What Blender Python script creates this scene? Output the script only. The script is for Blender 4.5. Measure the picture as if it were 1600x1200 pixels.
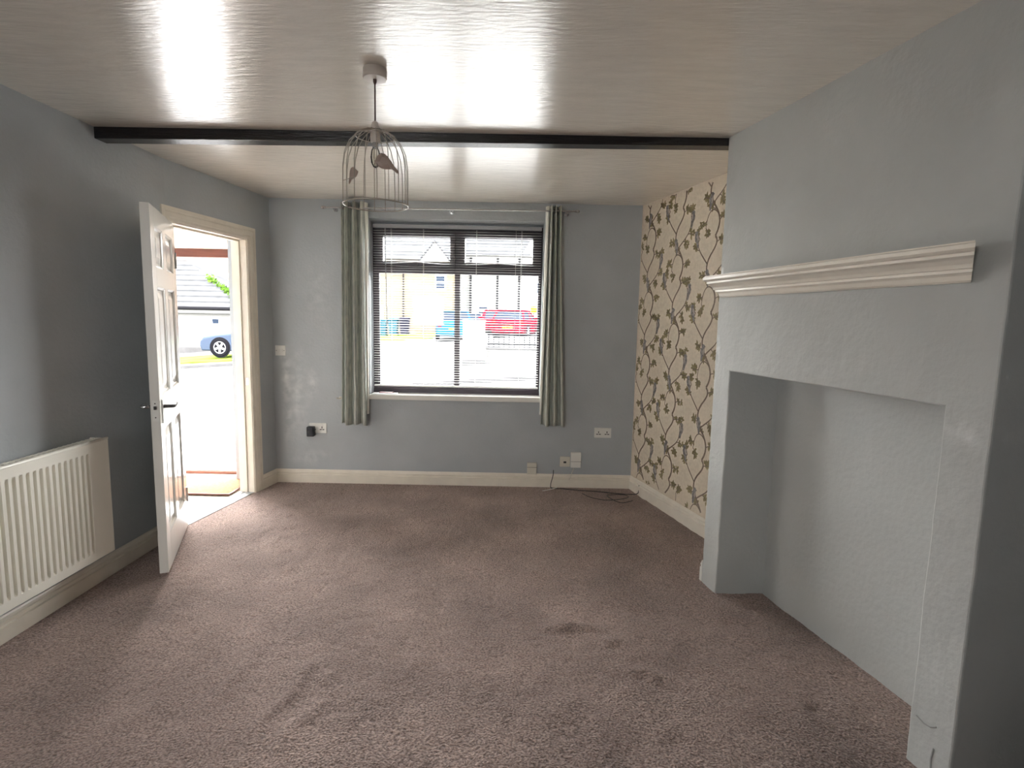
import bpy, bmesh, math, random
from mathutils import Vector, Matrix, noise
random.seed(7)
S = bpy.context.scene
C = S.collection
for o in list(bpy.data.objects): bpy.data.objects.remove(o)

# ------------------------------------------------------------------ camera
CAM_H = 1.43
pitch, roll = 0.116332, 0.020227
fw = Vector((0, math.cos(pitch), -math.sin(pitch)))
up0 = Vector((0, math.sin(pitch), math.cos(pitch)))
rt0 = Vector((1, 0, 0))
rt = rt0 * math.cos(roll) + up0 * math.sin(roll)
up = -rt0 * math.sin(roll) + up0 * math.cos(roll)
cd = bpy.data.cameras.new('camera')
cd.sensor_width = 36.0
cd.lens = 36.0 * 862.2 / 1600
cd.clip_start = 0.05
cam = bpy.data.objects.new('camera', cd)
C.objects.link(cam)
cam.matrix_world = Matrix(((rt.x, up.x, -fw.x, 0), (rt.y, up.y, -fw.y, 0), (rt.z, up.z, -fw.z, CAM_H), (0, 0, 0, 1)))
S.camera = cam

# ------------------------------------------------------------------ sky and exposure
w = bpy.data.worlds.new('sky')
S.world = w
w.use_nodes = True
bg = w.node_tree.nodes['Background']
bg.inputs['Color'].default_value = (1.0, 0.985, 0.965, 1)      # bright overcast sky
bg.inputs['Strength'].default_value = 7.0
S.view_settings.view_transform = 'Standard'
S.view_settings.look = 'None'
S.view_settings.exposure = 2.7
S.view_settings.gamma = 1.0
S.view_settings.use_curve_mapping = False
cy = S.cycles
cy.use_denoising = True
cy.max_bounces = 16
cy.diffuse_bounces = 10
cy.glossy_bounces = 4
cy.transparent_max_bounces = 16
cy.sample_clamp_indirect = 20
cy.caustics_reflective = False
cy.caustics_refractive = False

# ------------------------------------------------------------------ materials
def nodes_of(name):
    m = bpy.data.materials.new(name)
    m.use_nodes = True
    nt = m.node_tree
    return m, nt, nt.nodes['Principled BSDF']

def mat(name, col, rough=0.5, metal=0.0, var=0.0, vscale=8.0, bump=0.0, bscale=60.0, stretch=(1, 1, 1), coat=0.0, spec=0.5, detail=4.0):
    m, nt, b = nodes_of(name)
    N, L = nt.nodes, nt.links
    b.inputs['Base Color'].default_value = (*col, 1)
    b.inputs['Roughness'].default_value = rough
    b.inputs['Metallic'].default_value = metal
    b.inputs['Specular IOR Level'].default_value = spec
    b.inputs['Coat Weight'].default_value = coat
    b.inputs['Coat Roughness'].default_value = rough
    tc = N.new('ShaderNodeTexCoord')
    mp = N.new('ShaderNodeMapping')
    mp.inputs['Scale'].default_value = stretch
    L.new(tc.outputs['Object'], mp.inputs['Vector'])
    if var > 0:
        n = N.new('ShaderNodeTexNoise')
        n.inputs['Scale'].default_value = vscale
        n.inputs['Detail'].default_value = detail
        L.new(mp.outputs['Vector'], n.inputs['Vector'])
        r = N.new('ShaderNodeValToRGB')
        r.color_ramp.elements[0].position = 0.3
        r.color_ramp.elements[1].position = 0.7
        r.color_ramp.elements[0].color = (*[max(0, c * (1 - var)) for c in col], 1)
        r.color_ramp.elements[1].color = (*[min(1, c * (1 + var)) for c in col], 1)
        L.new(n.outputs['Fac'], r.inputs['Fac'])
        L.new(r.outputs['Color'], b.inputs['Base Color'])
    if bump > 0:
        n2 = N.new('ShaderNodeTexNoise')
        n2.inputs['Scale'].default_value = bscale
        n2.inputs['Detail'].default_value = 5
        L.new(mp.outputs['Vector'], n2.inputs['Vector'])
        bp = N.new('ShaderNodeBump')
        bp.inputs['Strength'].default_value = bump
        bp.inputs['Distance'].default_value = 0.01
        L.new(n2.outputs['Fac'], bp.inputs['Height'])
        L.new(bp.outputs['Normal'], b.inputs['Normal'])
    return m

def wall_paint(name, col, scuffs=()):
    """matt grey emulsion; scuffs = (x, y, z, radius) patches of rubbed, chalky paint in object space"""
    m = mat(name, col, 0.62, var=0.05, vscale=3.0, bump=0.25, bscale=45)
    nt = m.node_tree
    N, L = nt.nodes, nt.links
    b = N['Principled BSDF']
    src = b.inputs['Base Color'].links[0].from_socket
    tc = N.new('ShaderNodeTexCoord')
    nz = N.new('ShaderNodeTexNoise')
    nz.inputs['Scale'].default_value = 14
    nz.inputs['Detail'].default_value = 6
    L.new(tc.outputs['Object'], nz.inputs['Vector'])
    for (x, y, z, rx, rz, amt) in scuffs:
        sub = N.new('ShaderNodeVectorMath'); sub.operation = 'SUBTRACT'
        sub.inputs[1].default_value = (x, y, z)
        L.new(tc.outputs['Object'], sub.inputs[0])
        sc = N.new('ShaderNodeVectorMath'); sc.operation = 'MULTIPLY'
        sc.inputs[1].default_value = (1 / rx, 0.0, 1 / rz)
        L.new(sub.outputs[0], sc.inputs[0])
        ln = N.new('ShaderNodeVectorMath'); ln.operation = 'LENGTH'
        L.new(sc.outputs[0], ln.inputs[0])
        mr = N.new('ShaderNodeMapRange')
        mr.inputs['From Min'].default_value = 0.1
        mr.inputs['From Max'].default_value = 1.0
        mr.inputs['To Min'].default_value = 1.0
        mr.inputs['To Max'].default_value = 0.0
        L.new(ln.outputs['Value'], mr.inputs['Value'])
        r = N.new('ShaderNodeMapRange')
        r.inputs['From Min'].default_value = 0.42
        r.inputs['From Max'].default_value = 0.75
        r.inputs['To Max'].default_value = amt
        L.new(nz.outputs['Fac'], r.inputs['Value'])
        mul = N.new('ShaderNodeMath'); mul.operation = 'MULTIPLY'
        L.new(mr.outputs[0], mul.inputs[0]); L.new(r.outputs[0], mul.inputs[1])
        mx = N.new('ShaderNodeMix'); mx.data_type = 'RGBA'
        L.new(mul.outputs[0], mx.inputs[0])
        L.new(src, mx.inputs[6])
        mx.inputs[7].default_value = (0.72, 0.73, 0.73, 1)
        src = mx.outputs[2]
    L.new(src, b.inputs['Base Color'])
    return m

GREY = (0.43, 0.46, 0.485)
M = {}
M['wall'] = wall_paint('grey_emulsion', GREY)
M['wall_back'] = wall_paint('grey_emulsion_scuffed', GREY, [
    (0.10, 0, 0.95, 0.06, 0.30, 1.0), (0.20, 0, 0.78, 0.12, 0.45, 0.8), (0.33, 0, 0.85, 0.06, 0.16, 1.0),
    (0.11, 0, 0.55, 0.06, 0.40, 0.7), (0.30, 0, 0.22, 0.22, 0.10, 0.5), (0.40, 0, 1.60, 0.16, 0.35, 0.35)])
M['chimney'] = wall_paint('grey_emulsion_chimney', (0.47, 0.485, 0.475), [
    (0.012, 0, 1.70, 0.02, 0.05, 3.0), (1.34, 0, 1.12, 0.12, 0.06, 0.8), (0.02, 0, 1.28, 0.03, 0.10, 2.0)])
M['ceiling'] = mat('ceiling_gloss_cream', (0.82, 0.77, 0.69), 0.20, var=0.05, vscale=5, bump=0.30, bscale=13, stretch=(1.0, 5.0, 1), spec=1.0, coat=0.6)
M['white_gloss'] = mat('white_gloss_paint', (0.80, 0.79, 0.75), 0.16, bump=0.03, bscale=30)
M['cream_gloss'] = mat('cream_gloss_paint', (0.80, 0.75, 0.66), 0.28, var=0.04, vscale=12, bump=0.06, bscale=30)
M['radiator'] = mat('radiator_enamel', (0.80, 0.78, 0.71), 0.32)
M['beam'] = mat('black_stained_oak', (0.012, 0.010, 0.011), 0.24, var=0.4, vscale=6, bump=0.25, bscale=20, stretch=(0.6, 8, 8))
M['frame_wood'] = mat('dark_brown_upvc', (0.028, 0.020, 0.028), 0.38, var=0.25, vscale=6, stretch=(1, 1, 6))
M['slat'] = mat('white_slat', (0.78, 0.78, 0.76), 0.4)
M['white_plastic'] = mat('white_plastic', (0.80, 0.80, 0.77), 0.35)
M['old_plastic'] = mat('yellowed_plastic', (0.66, 0.63, 0.55), 0.45)
M['black_plastic'] = mat('black_plastic', (0.012, 0.013, 0.017), 0.4)
M['dark_hole'] = mat('socket_hole', (0.03, 0.03, 0.03), 0.8)
M['chrome'] = mat('brushed_chrome', (0.55, 0.55, 0.56), 0.25, metal=1.0)
M['dark_metal'] = mat('dark_bronze', (0.05, 0.045, 0.045), 0.35, metal=0.6)
M['cage'] = mat('cage_wire_enamel', (0.44, 0.40, 0.35), 0.25, metal=0.3)
M['bird'] = mat('bird_cutout_enamel', (0.36, 0.28, 0.24), 0.45, var=0.1, vscale=30)
M['cord'] = mat('brown_braided_flex', (0.12, 0.07, 0.06), 0.7)
M['rose'] = mat('ceiling_rose_plastic', (0.62, 0.56, 0.51), 0.4)
M['mat_coir'] = mat('coir_mat', (0.30, 0.125, 0.050), 0.95, var=0.3, vscale=60, bump=0.6, bscale=200)
M['hall_floor'] = mat('pale_laminate', (0.50, 0.44, 0.36), 0.35, var=0.08, vscale=4, stretch=(1, 6, 1))
M['mahogany'] = mat('mahogany_stain', (0.16, 0.050, 0.030), 0.35, var=0.25, vscale=5, stretch=(1, 8, 8))
M['porch_white'] = mat('porch_white', (0.80, 0.80, 0.80), 0.5)
M['paper'] = mat('leaflet_paper', (0.80, 0.82, 0.86), 0.6, var=0.06, vscale=20)
M['redcover'] = mat('dark_red_cover', (0.16, 0.035, 0.04), 0.5)
M['lining'] = mat('curtain_lining', (0.82, 0.81, 0.74), 0.8)
M['wallpaper'] = mat('wallpaper_cream', (0.74, 0.65, 0.53), 0.55, var=0.05, vscale=40, bump=0.08, bscale=90)
M['p_branch'] = mat('print_branch_brown', (0.27, 0.21, 0.16), 0.55)
M['p_leaf'] = mat('print_leaf_olive', (0.34, 0.285, 0.155), 0.55, var=0.3, vscale=14)
M['p_bird'] = mat('print_bird_grey', (0.30, 0.28, 0.275), 0.55, var=0.35, vscale=60)
M['p_bird2'] = mat('print_bird_breast', (0.46, 0.40, 0.36), 0.55)
M['crack'] = mat('plaster_crack', (0.33, 0.33, 0.32), 0.9)

def thin_glass(name, tint=(1, 1, 1), refl=0.06):
    m = bpy.data.materials.new(name); m.use_nodes = True
    nt = m.node_tree; N, L = nt.nodes, nt.links
    N.remove(N['Principled BSDF'])
    t = N.new('ShaderNodeBsdfTransparent'); t.inputs[0].default_value = (*tint, 1)
    g = N.new('ShaderNodeBsdfGlossy'); g.inputs['Roughness'].default_value = 0.02
    fr = N.new('ShaderNodeFresnel'); fr.inputs['IOR'].default_value = 1.35
    mx = N.new('ShaderNodeMixShader')
    L.new(fr.outputs[0], mx.inputs[0]); L.new(t.outputs[0], mx.inputs[1]); L.new(g.outputs[0], mx.inputs[2])
    L.new(mx.outputs[0], N['Material Output'].inputs['Surface'])
    return m
M['glass'] = thin_glass('window_glass', (0.98, 0.99, 0.99))
M['bulb'] = thin_glass('clear_bulb_glass', (0.90, 0.89, 0.85))

def carpet_mat():
    m, nt, b = nodes_of('mauve_brown_carpet')
    N, L = nt.nodes, nt.links
    tc = N.new('ShaderNodeTexCoord')
    n1 = N.new('ShaderNodeTexNoise'); n1.inputs['Scale'].default_value = 120; n1.inputs['Detail'].default_value = 3
    n2 = N.new('ShaderNodeTexNoise'); n2.inputs['Scale'].default_value = 2.2; n2.inputs['Detail'].default_value = 5
    n3 = N.new('ShaderNodeTexNoise'); n3.inputs['Scale'].default_value = 26; n3.inputs['Detail'].default_value = 4
    for n in (n1, n2, n3): L.new(tc.outputs['Object'], n.inputs['Vector'])
    r = N.new('ShaderNodeValToRGB')
    r.color_ramp.elements[0].position = 0.30; r.color_ramp.elements[0].color = (0.140, 0.093, 0.080, 1)
    r.color_ramp.elements[1].position = 0.72; r.color_ramp.elements[1].color = (0.54, 0.40, 0.35, 1)
    L.new(n1.outputs['Fac'], r.inputs['Fac'])
    r2 = N.new('ShaderNodeValToRGB')
    r2.color_ramp.elements[0].position = 0.3; r2.color_ramp.elements[0].color = (0.68, 0.66, 0.66, 1)
    r2.color_ramp.elements[1].position = 0.7; r2.color_ramp.elements[1].color = (1.16, 1.16, 1.16, 1)
    L.new(n2.outputs['Fac'], r2.inputs['Fac'])
    mx = N.new('ShaderNodeMix'); mx.data_type = 'RGBA'; mx.blend_type = 'MULTIPLY'; mx.inputs[0].default_value = 1
    L.new(r.outputs[0], mx.inputs[6]); L.new(r2.outputs[0], mx.inputs[7])
    L.new(mx.outputs[2], b.inputs['Base Color'])
    b.inputs['Roughness'].default_value = 0.95
    b.inputs['Specular IOR Level'].default_value = 0.1
    b.inputs['Sheen Weight'].default_value = 0.25
    b.inputs['Sheen Roughness'].default_value = 0.6
    ad = N.new('ShaderNodeMath'); ad.operation = 'ADD'
    L.new(n1.outputs['Fac'], ad.inputs[0]); L.new(n3.outputs['Fac'], ad.inputs[1])
    bp = N.new('ShaderNodeBump'); bp.inputs['Strength'].default_value = 0.85; bp.inputs['Distance'].default_value = 0.02
    L.new(ad.outputs[0], bp.inputs['Height']); L.new(bp.outputs['Normal'], b.inputs['Normal'])
    return m
M['carpet'] = carpet_mat()

def curtain_mat():
    m, nt, b = nodes_of('curtain_sage_print')
    N, L = nt.nodes, nt.links
    uv = N.new('ShaderNodeUVMap')
    mp = N.new('ShaderNodeMapping'); mp.inputs['Scale'].default_value = (16, 7, 1)
    L.new(uv.outputs[0], mp.inputs['Vector'])
    nz = N.new('ShaderNodeTexNoise'); nz.inputs['Scale'].default_value = 1.6; nz.inputs['Detail'].default_value = 5
    L.new(mp.outputs[0], nz.inputs['Vector'])
    wv = N.new('ShaderNodeTexWave'); wv.wave_type = 'BANDS'; wv.bands_direction = 'X'
    wv.inputs['Scale'].default_value = 0.45; wv.inputs['Distortion'].default_value = 5.0; wv.inputs['Detail'].default_value = 2.0
    L.new(mp.outputs[0], wv.inputs['Vector'])
    r = N.new('ShaderNodeValToRGB')
    r.color_ramp.elements[0].position = 0.32; r.color_ramp.elements[0].color = (0.33, 0.355, 0.34, 1)
    r.color_ramp.elements[1].position = 0.72; r.color_ramp.elements[1].color = (0.54, 0.56, 0.50, 1)
    L.new(nz.outputs['Fac'], r.inputs['Fac'])
    r3 = N.new('ShaderNodeValToRGB')
    r3.color_ramp.elements[0].position = 0.84; r3.color_ramp.elements[0].color = (0, 0, 0, 1)
    r3.color_ramp.elements[1].position = 0.98; r3.color_ramp.elements[1].color = (0.6, 0.6, 0.6, 1)
    L.new(wv.outputs['Fac'], r3.inputs['Fac'])
    mx = N.new('ShaderNodeMix'); mx.data_type = 'RGBA'
    L.new(r3.outputs[0], mx.inputs[0]); L.new(r.outputs[0], mx.inputs[6]); mx.inputs[7].default_value = (0.82, 0.82, 0.72, 1)
    r = N.new('ShaderNodeGamma'); r.inputs[1].default_value = 1.0; L.new(mx.outputs[2], r.inputs[0])
    L.new(r.outputs[0], b.inputs['Base Color'])
    b.inputs['Roughness'].default_value = 0.75
    return m
M['curtain'] = curtain_mat()
# outdoor materials
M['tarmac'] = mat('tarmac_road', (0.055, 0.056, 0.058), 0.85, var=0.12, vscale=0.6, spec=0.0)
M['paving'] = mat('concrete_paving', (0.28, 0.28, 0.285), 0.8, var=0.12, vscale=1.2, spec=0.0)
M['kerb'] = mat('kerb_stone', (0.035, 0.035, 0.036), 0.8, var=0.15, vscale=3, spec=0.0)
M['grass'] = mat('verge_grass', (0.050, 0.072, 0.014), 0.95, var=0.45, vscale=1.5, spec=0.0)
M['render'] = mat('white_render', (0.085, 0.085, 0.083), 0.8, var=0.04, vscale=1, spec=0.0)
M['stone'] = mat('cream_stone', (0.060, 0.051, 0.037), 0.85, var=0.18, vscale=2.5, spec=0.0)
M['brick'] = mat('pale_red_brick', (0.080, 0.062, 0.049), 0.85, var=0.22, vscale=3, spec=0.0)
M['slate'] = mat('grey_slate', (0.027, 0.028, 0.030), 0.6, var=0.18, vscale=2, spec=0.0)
M['slate_dark'] = mat('verge_board_dark', (0.012, 0.012, 0.014), 0.7, spec=0.0)  # dark tone of the gable verge boards
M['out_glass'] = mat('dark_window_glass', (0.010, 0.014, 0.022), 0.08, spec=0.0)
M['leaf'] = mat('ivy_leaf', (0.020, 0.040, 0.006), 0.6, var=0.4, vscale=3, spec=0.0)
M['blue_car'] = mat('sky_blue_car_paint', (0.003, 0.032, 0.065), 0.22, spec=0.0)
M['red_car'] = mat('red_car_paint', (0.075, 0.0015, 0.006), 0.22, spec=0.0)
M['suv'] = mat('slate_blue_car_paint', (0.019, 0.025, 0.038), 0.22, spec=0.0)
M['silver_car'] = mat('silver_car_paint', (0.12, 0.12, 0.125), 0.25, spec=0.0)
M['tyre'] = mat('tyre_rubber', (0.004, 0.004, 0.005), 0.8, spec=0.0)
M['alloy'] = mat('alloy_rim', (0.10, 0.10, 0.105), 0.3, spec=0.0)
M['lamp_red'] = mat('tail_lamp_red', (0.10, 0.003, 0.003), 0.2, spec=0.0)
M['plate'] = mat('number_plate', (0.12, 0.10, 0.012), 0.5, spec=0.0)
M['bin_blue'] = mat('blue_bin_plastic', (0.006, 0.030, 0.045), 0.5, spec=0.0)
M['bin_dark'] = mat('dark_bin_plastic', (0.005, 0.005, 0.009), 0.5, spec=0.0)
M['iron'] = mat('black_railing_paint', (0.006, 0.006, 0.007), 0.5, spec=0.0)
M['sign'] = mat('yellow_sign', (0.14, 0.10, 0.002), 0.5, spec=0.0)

# ------------------------------------------------------------------ helpers
def frame(p, q):
    p = Vector((p[0], p[1], 0)); q = Vector((q[0], q[1], 0))
    u = (q - p).normalized(); n = Vector((-u.y, u.x, 0))
    return Matrix(((u.x, n.x, 0, p.x), (u.y, n.y, 0, p.y), (0, 0, 1, 0), (0, 0, 0, 1)))

def T(x=0, y=0, z=0): return Matrix.Translation((x, y, z))
def RZ(a): return Matrix.Rotation(a, 4, 'Z')

def tagp(o, label=None, cat=None, group=None, kind=None):
    if label: o['label'] = label
    if cat: o['category'] = cat
    if group: o['group'] = group
    if kind: o['kind'] = kind
    return o

def obj(name, bm, m, parent=None, mw=None, smooth=False, bevel=0.0, seg=2):
    bmesh.ops.recalc_face_normals(bm, faces=bm.faces)
    me = bpy.data.meshes.new(name)
    bm.to_mesh(me); bm.free()
    if smooth:
        for p in me.polygons: p.use_smooth = True
    me.materials.append(M[m] if isinstance(m, str) else m)
    o = bpy.data.objects.new(name, me)
    C.objects.link(o)
    if parent is not None: o.parent = parent
    if mw is not None:
        if parent is None: o.matrix_world = mw
        else: o.matrix_local = mw
    if bevel > 0:
        b = o.modifiers.new('bevel', 'BEVEL'); b.width = bevel; b.segments = seg; b.limit_method = 'ANGLE'; b.angle_limit = math.radians(40)
        b.harden_normals = False
    return o

def share(src, name, parent, mw):
    o = bpy.data.objects.new(name, src.data)
    C.objects.link(o); o.parent = parent; o.matrix_local = mw
    return o

def thing(name, label, cat, mw=Matrix(), group=None, kind=None):
    o = bpy.data.objects.new(name, None)
    o.empty_display_size = 0.1
    C.objects.link(o); o.matrix_world = mw
    return tagp(o, label, cat, group, kind)

def box(bm, x0, x1, y0, y1, z0, z1, mx=None):
    v = [bm.verts.new(p) for p in ((x0, y0, z0), (x1, y0, z0), (x1, y1, z0), (x0, y1, z0), (x0, y0, z1), (x1, y0, z1), (x1, y1, z1), (x0, y1, z1))]
    for f in ((0, 3, 2, 1), (4, 5, 6, 7), (0, 1, 5, 4), (1, 2, 6, 5), (2, 3, 7, 6), (3, 0, 4, 7)): bm.faces.new([v[i] for i in f])
    if mx is not None:
        for a in v: a.co = mx @ a.co
    return bm

def bx(*a, mx=None): return box(bmesh.new(), *a, mx=mx)

def tube(bm, pts, r, n=8, closed=False):
    pts = [Vector(p) for p in pts]
    rings = []
    N = len(pts)
    prev = None
    for i, p in enumerate(pts):
        a = pts[(i - 1) % N] if (closed or i > 0) else p
        b = pts[(i + 1) % N] if (closed or i < N - 1) else p
        t = (b - a).normalized()
        if prev is None:
            ref = Vector((0, 0, 1)) if abs(t.z) < 0.9 else Vector((1, 0, 0))
            e1 = t.cross(ref).normalized()
        else:
            e1 = (prev - t * prev.dot(t)).normalized()
        prev = e1
        e2 = t.cross(e1)
        rr = r[i] if isinstance(r, (list, tuple)) else r
        rings.append([bm.verts.new(p + (e1 * math.cos(2 * math.pi * k / n) + e2 * math.sin(2 * math.pi * k / n)) * rr) for k in range(n)])
    for i in range(N if closed else N - 1):
        A, B = rings[i], rings[(i + 1) % N]
        for k in range(n): bm.faces.new((A[k], A[(k + 1) % n], B[(k + 1) % n], B[k]))
    if not closed:
        bm.faces.new(rings[0][::-1]); bm.faces.new(rings[-1])
    return bm

def lathe(bm, prof, n=24, c=(0, 0, 0), axis='Z'):
    rings = []
    for (r, z) in prof:
        ring = []
        for k in range(n):
            a = 2 * math.pi * k / n
            p = (r * math.cos(a), r * math.sin(a), z)
            if axis == 'Y': p = (p[0], p[2], p[1])
            if axis == 'X': p = (p[2], p[0], p[1])
            ring.append(bm.verts.new((p[0] + c[0], p[1] + c[1], p[2] + c[2])))
        rings.append(ring)
    for A, B in zip(rings, rings[1:]):
        for k in range(n): bm.faces.new((A[k], A[(k + 1) % n], B[(k + 1) % n], B[k]))
    bm.faces.new(rings[0][::-1]); bm.faces.new(rings[-1])
    return bm

def extrude_profile(bm, prof, u0, u1, skew=0.0):
    """prof = list of (y, z); runs along x from u0 to u1; skew mitres the u1 end by -y*skew"""
    A = [bm.verts.new((u0, y, z)) for y, z in prof]
    B = [bm.verts.new((u1 - y * skew, y, z)) for y, z in prof]
    n = len(prof)
    for i in range(n): bm.faces.new((A[i], A[(i + 1) % n], B[(i + 1) % n], B[i]))
    bm.faces.new(A[::-1]); bm.faces.new(B)
    return bm

def prism(bm, poly, z0, z1, mx=None):
    A = [bm.verts.new((x, y, z0)) for x, y in poly]
    B = [bm.verts.new((x, y, z1)) for x, y in poly]
    n = len(poly)
    for i in range(n): bm.faces.new((A[i], A[(i + 1) % n], B[(i + 1) % n], B[i]))
    bm.faces.new(A[::-1]); bm.faces.new(B)
    if mx is not None:
        for v in A + B: v.co = mx @ v.co
    return bm

def grid_wall(us, zs, holes, t):
    """wall slab from y=0 (room face) to y=t with rectangular openings: holes = set of (i, j) cells"""
    bm = bmesh.new()
    cache = {}
    def V(i, j, k):
        key = (i, j, k)
        if key not in cache: cache[key] = bm.verts.new((us[i], t * k, zs[j]))
        return cache[key]
    nu, nz = len(us) - 1, len(zs) - 1
    solid = lambda i, j: 0 <= i < nu and 0 <= j < nz and (i, j) not in holes
    for i in range(nu):
        for j in range(nz):
            if not solid(i, j): continue
            bm.faces.new((V(i, j, 0), V(i + 1, j, 0), V(i + 1, j + 1, 0), V(i, j + 1, 0)))
            bm.faces.new((V(i, j, 1), V(i, j + 1, 1), V(i + 1, j + 1, 1), V(i + 1, j, 1)))
            if not solid(i - 1, j): bm.faces.new((V(i, j, 0), V(i, j + 1, 0), V(i, j + 1, 1), V(i, j, 1)))
            if not solid(i + 1, j): bm.faces.new((V(i + 1, j, 0), V(i + 1, j, 1), V(i + 1, j + 1, 1), V(i + 1, j + 1, 0)))
            if not solid(i, j - 1): bm.faces.new((V(i, j, 0), V(i, j, 1), V(i + 1, j, 1), V(i + 1, j, 0)))
            if not solid(i, j + 1): bm.faces.new((V(i, j + 1, 0), V(i + 1, j + 1, 0), V(i + 1, j + 1, 1), V(i, j + 1, 1)))
    return bm

# ------------------------------------------------------------------ room plan
H = 2.378
BL, BR = (-2.02, 4.65), (1.045, 4.66)
D0, D1 = (-2.19, 3.55), BL
REAR = -1.7
FB = frame(BL, BR)
FD = frame(D0, D1)
FL = frame((-2.2, REAR), D0)
RDIR = Vector((0.2664, -0.9639))
RN = (BR[0] + RDIR.x * 6.65, BR[1] + RDIR.y * 6.65)
FR = frame(BR, RN)
WALL_U = (Vector(BR) - Vector(BL)).length
DOOR_U = (Vector(D1) - Vector(D0)).length
LEFT_U = (Vector(D0) - Vector((-2.2, REAR))).length
W0, W1, WZ0, WZ1 = 0.815, 2.258, 0.735, 2.236      # window opening on the back wall

# back wall with the window opening
bm = grid_wall([-0.35, W0, W1, WALL_U + 0.4], [-0.2, WZ0, WZ1, H + 0.15], {(1, 1)}, 0.30)
for v in bm.verts:
    if abs(v.co.z - WZ1) < 1e-4 and v.co.y > 0.2: v.co.z -= 0.07
    if abs(v.co.z - WZ0) < 1e-4 and v.co.y > 0.2: v.co.z += 0.03
tagp(obj('wall_back', bm, 'wall_back', mw=FB), 'grey painted wall around the window, scuffed beside the light switch', 'wall', kind='structure')
# left wall: long stretch behind the radiator and the stretch holding the doorway
tagp(obj('wall_left', bx(0, LEFT_U + 0.02, 0, 0.12, -0.2, H + 0.15), 'wall', mw=FL), 'grey painted wall behind the radiator', 'wall', kind='structure')
DU0, DU1, DZ = 0.045, 0.790, 1.995
bm = grid_wall([0, DU0 - 0.03, DU1 + 0.03, DOOR_U + 0.02], [-0.2, 0.0, DZ + 0.03, H + 0.15], {(1, 1)}, 0.12)
tagp(obj('wall_left_doorway', bm, 'wall', mw=FD), 'grey painted wall around the open doorway', 'wall', kind='structure')
# right wall
wall_right = tagp(obj('wall_right', bx(0, 6.65, 0, 0.15, -0.2, H + 0.15), 'wall', mw=FR), 'grey painted side wall behind the chimney breast', 'wall', kind='structure')
bm = grid_wall([-2.4, -2.05, -1.35, 3.0], [-0.2, 1.25, 1.9, H + 0.15], {(1, 1)}, -0.15)  # opening cut for the added fill window
tagp(obj('wall_rear', bm, 'wall', mw=T(0, REAR, 0)), 'grey painted wall behind the viewer', 'wall', kind='structure')
# ceiling
tagp(obj('ceiling', bx(-2.4, 3.0, REAR - 0.2, 4.80, H, H + 0.12), 'ceiling'), 'glossy cream painted ceiling with brush streaks', 'ceiling', kind='structure')

# carpet with ripples and dents
ridges = [((-1.055, 2.234), (-1.108, 1.88), .007, .016), ((-0.794, 2.161), (-0.87, 1.774), .010, .018), ((-0.682, 1.946), (-0.777, 1.689), .009, .017),
          ((0.168, 2.449), (0.448, 2.47), .015, .016), ((0.383, 2.352), (0.568, 2.348), .010, .016), ((0.471, 2.142), (0.64, 2.097), .012, .022),
          ((-0.55, 3.0), (-0.35, 2.2), .004, .03), ((-0.95, 3.2), (-0.5, 3.1), .005, .03)]
dents = [((0.659, 2.594), -.010, .03), ((1.068, 2.516), -.012, .025), ((1.172, 1.944), -.012, .02), ((0.603, 1.763), -.010, .025), ((0.918, 2.012), -.007, .035),
         ((0.658, 3.044), .008, .035), ((0.154, 3.021), .010, .04), ((0.03, 3.0), -.006, .03), ((0.28, 1.55), -.008, .04), ((0.2, 1.9), .006, .05)]
def carpet_z(x, y):
    k = max(0.0, min(1.0, (x + 2.13 - max(0, y - 3.55) * .155) / .25, (4.6 - y) / .2))
    z = k * (0.004 * noise.noise((x * 2.1, y * 2.1, 3.0)) + 0.006 * noise.noise((x * 7, y * 5, 9.0)) + 0.0055 * noise.noise((x * 19, y * 13, 1.0))) - 0.004 - 0.006 * k
    for (a, b, h, s) in ridges:
        if abs(x - (a[0] + b[0]) / 2) > 0.7 or abs(y - (a[1] + b[1]) / 2) > 0.7: continue
        ax, ay = a; dx, dy = b[0] - ax, b[1] - ay
        t = max(0, min(1, ((x - ax) * dx + (y - ay) * dy) / (dx * dx + dy * dy)))
        wob = 0.012 * math.sin(t * 9 + ax * 20)
        L = math.hypot(dx, dy)
        px, py = ax + dx * t - dy / L * wob, ay + dy * t + dx / L * wob
        d2 = (x - px) ** 2 + (y - py) ** 2
        z += 1.5 * h * math.exp(-d2 / (2 * s * s)) * (0.4 + 0.6 * math.sin(math.pi * min(1, max(0, t))))
    for (c, h, s) in dents:
        d2 = (x - c[0]) ** 2 + (y - c[1]) ** 2
        if d2 < 0.04: z += 1.4 * h * math.exp(-d2 / (2 * s * s))
    return z
bm = bmesh.new()
def carpet_edge(y):          # the carpet stops just inside the doorway threshold
    return -2.19 + (y - 3.55) * 0.1545 - 0.075 if y > 3.55 else -2.23
nx, ny = 210, 260
rows = []
for j in range(ny + 1):
    y = REAR + (4.655 - REAR) * j / ny
    x0, x1 = carpet_edge(y), 2.85 if y < 1.2 else 1.9
    rows.append([bm.verts.new((x0 + (x1 - x0) * i / nx, y, carpet_z(x0 + (x1 - x0) * i / nx, y))) for i in range(nx + 1)])
for A, B in zip(rows, rows[1:]):
    for i in range(nx): bm.faces.new((A[i], A[i + 1], B[i + 1], B[i]))
tagp(obj('floor', bm, 'carpet', smooth=True), 'mauve brown carpet with ripples and dents', 'carpet', kind='structure')
tagp(obj('subfloor', bx(-3.4, 3.2, REAR - 0.2, 4.98, -0.3, -0.03), 'kerb'), 'concrete slab under the carpet', 'floor', kind='structure')

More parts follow.
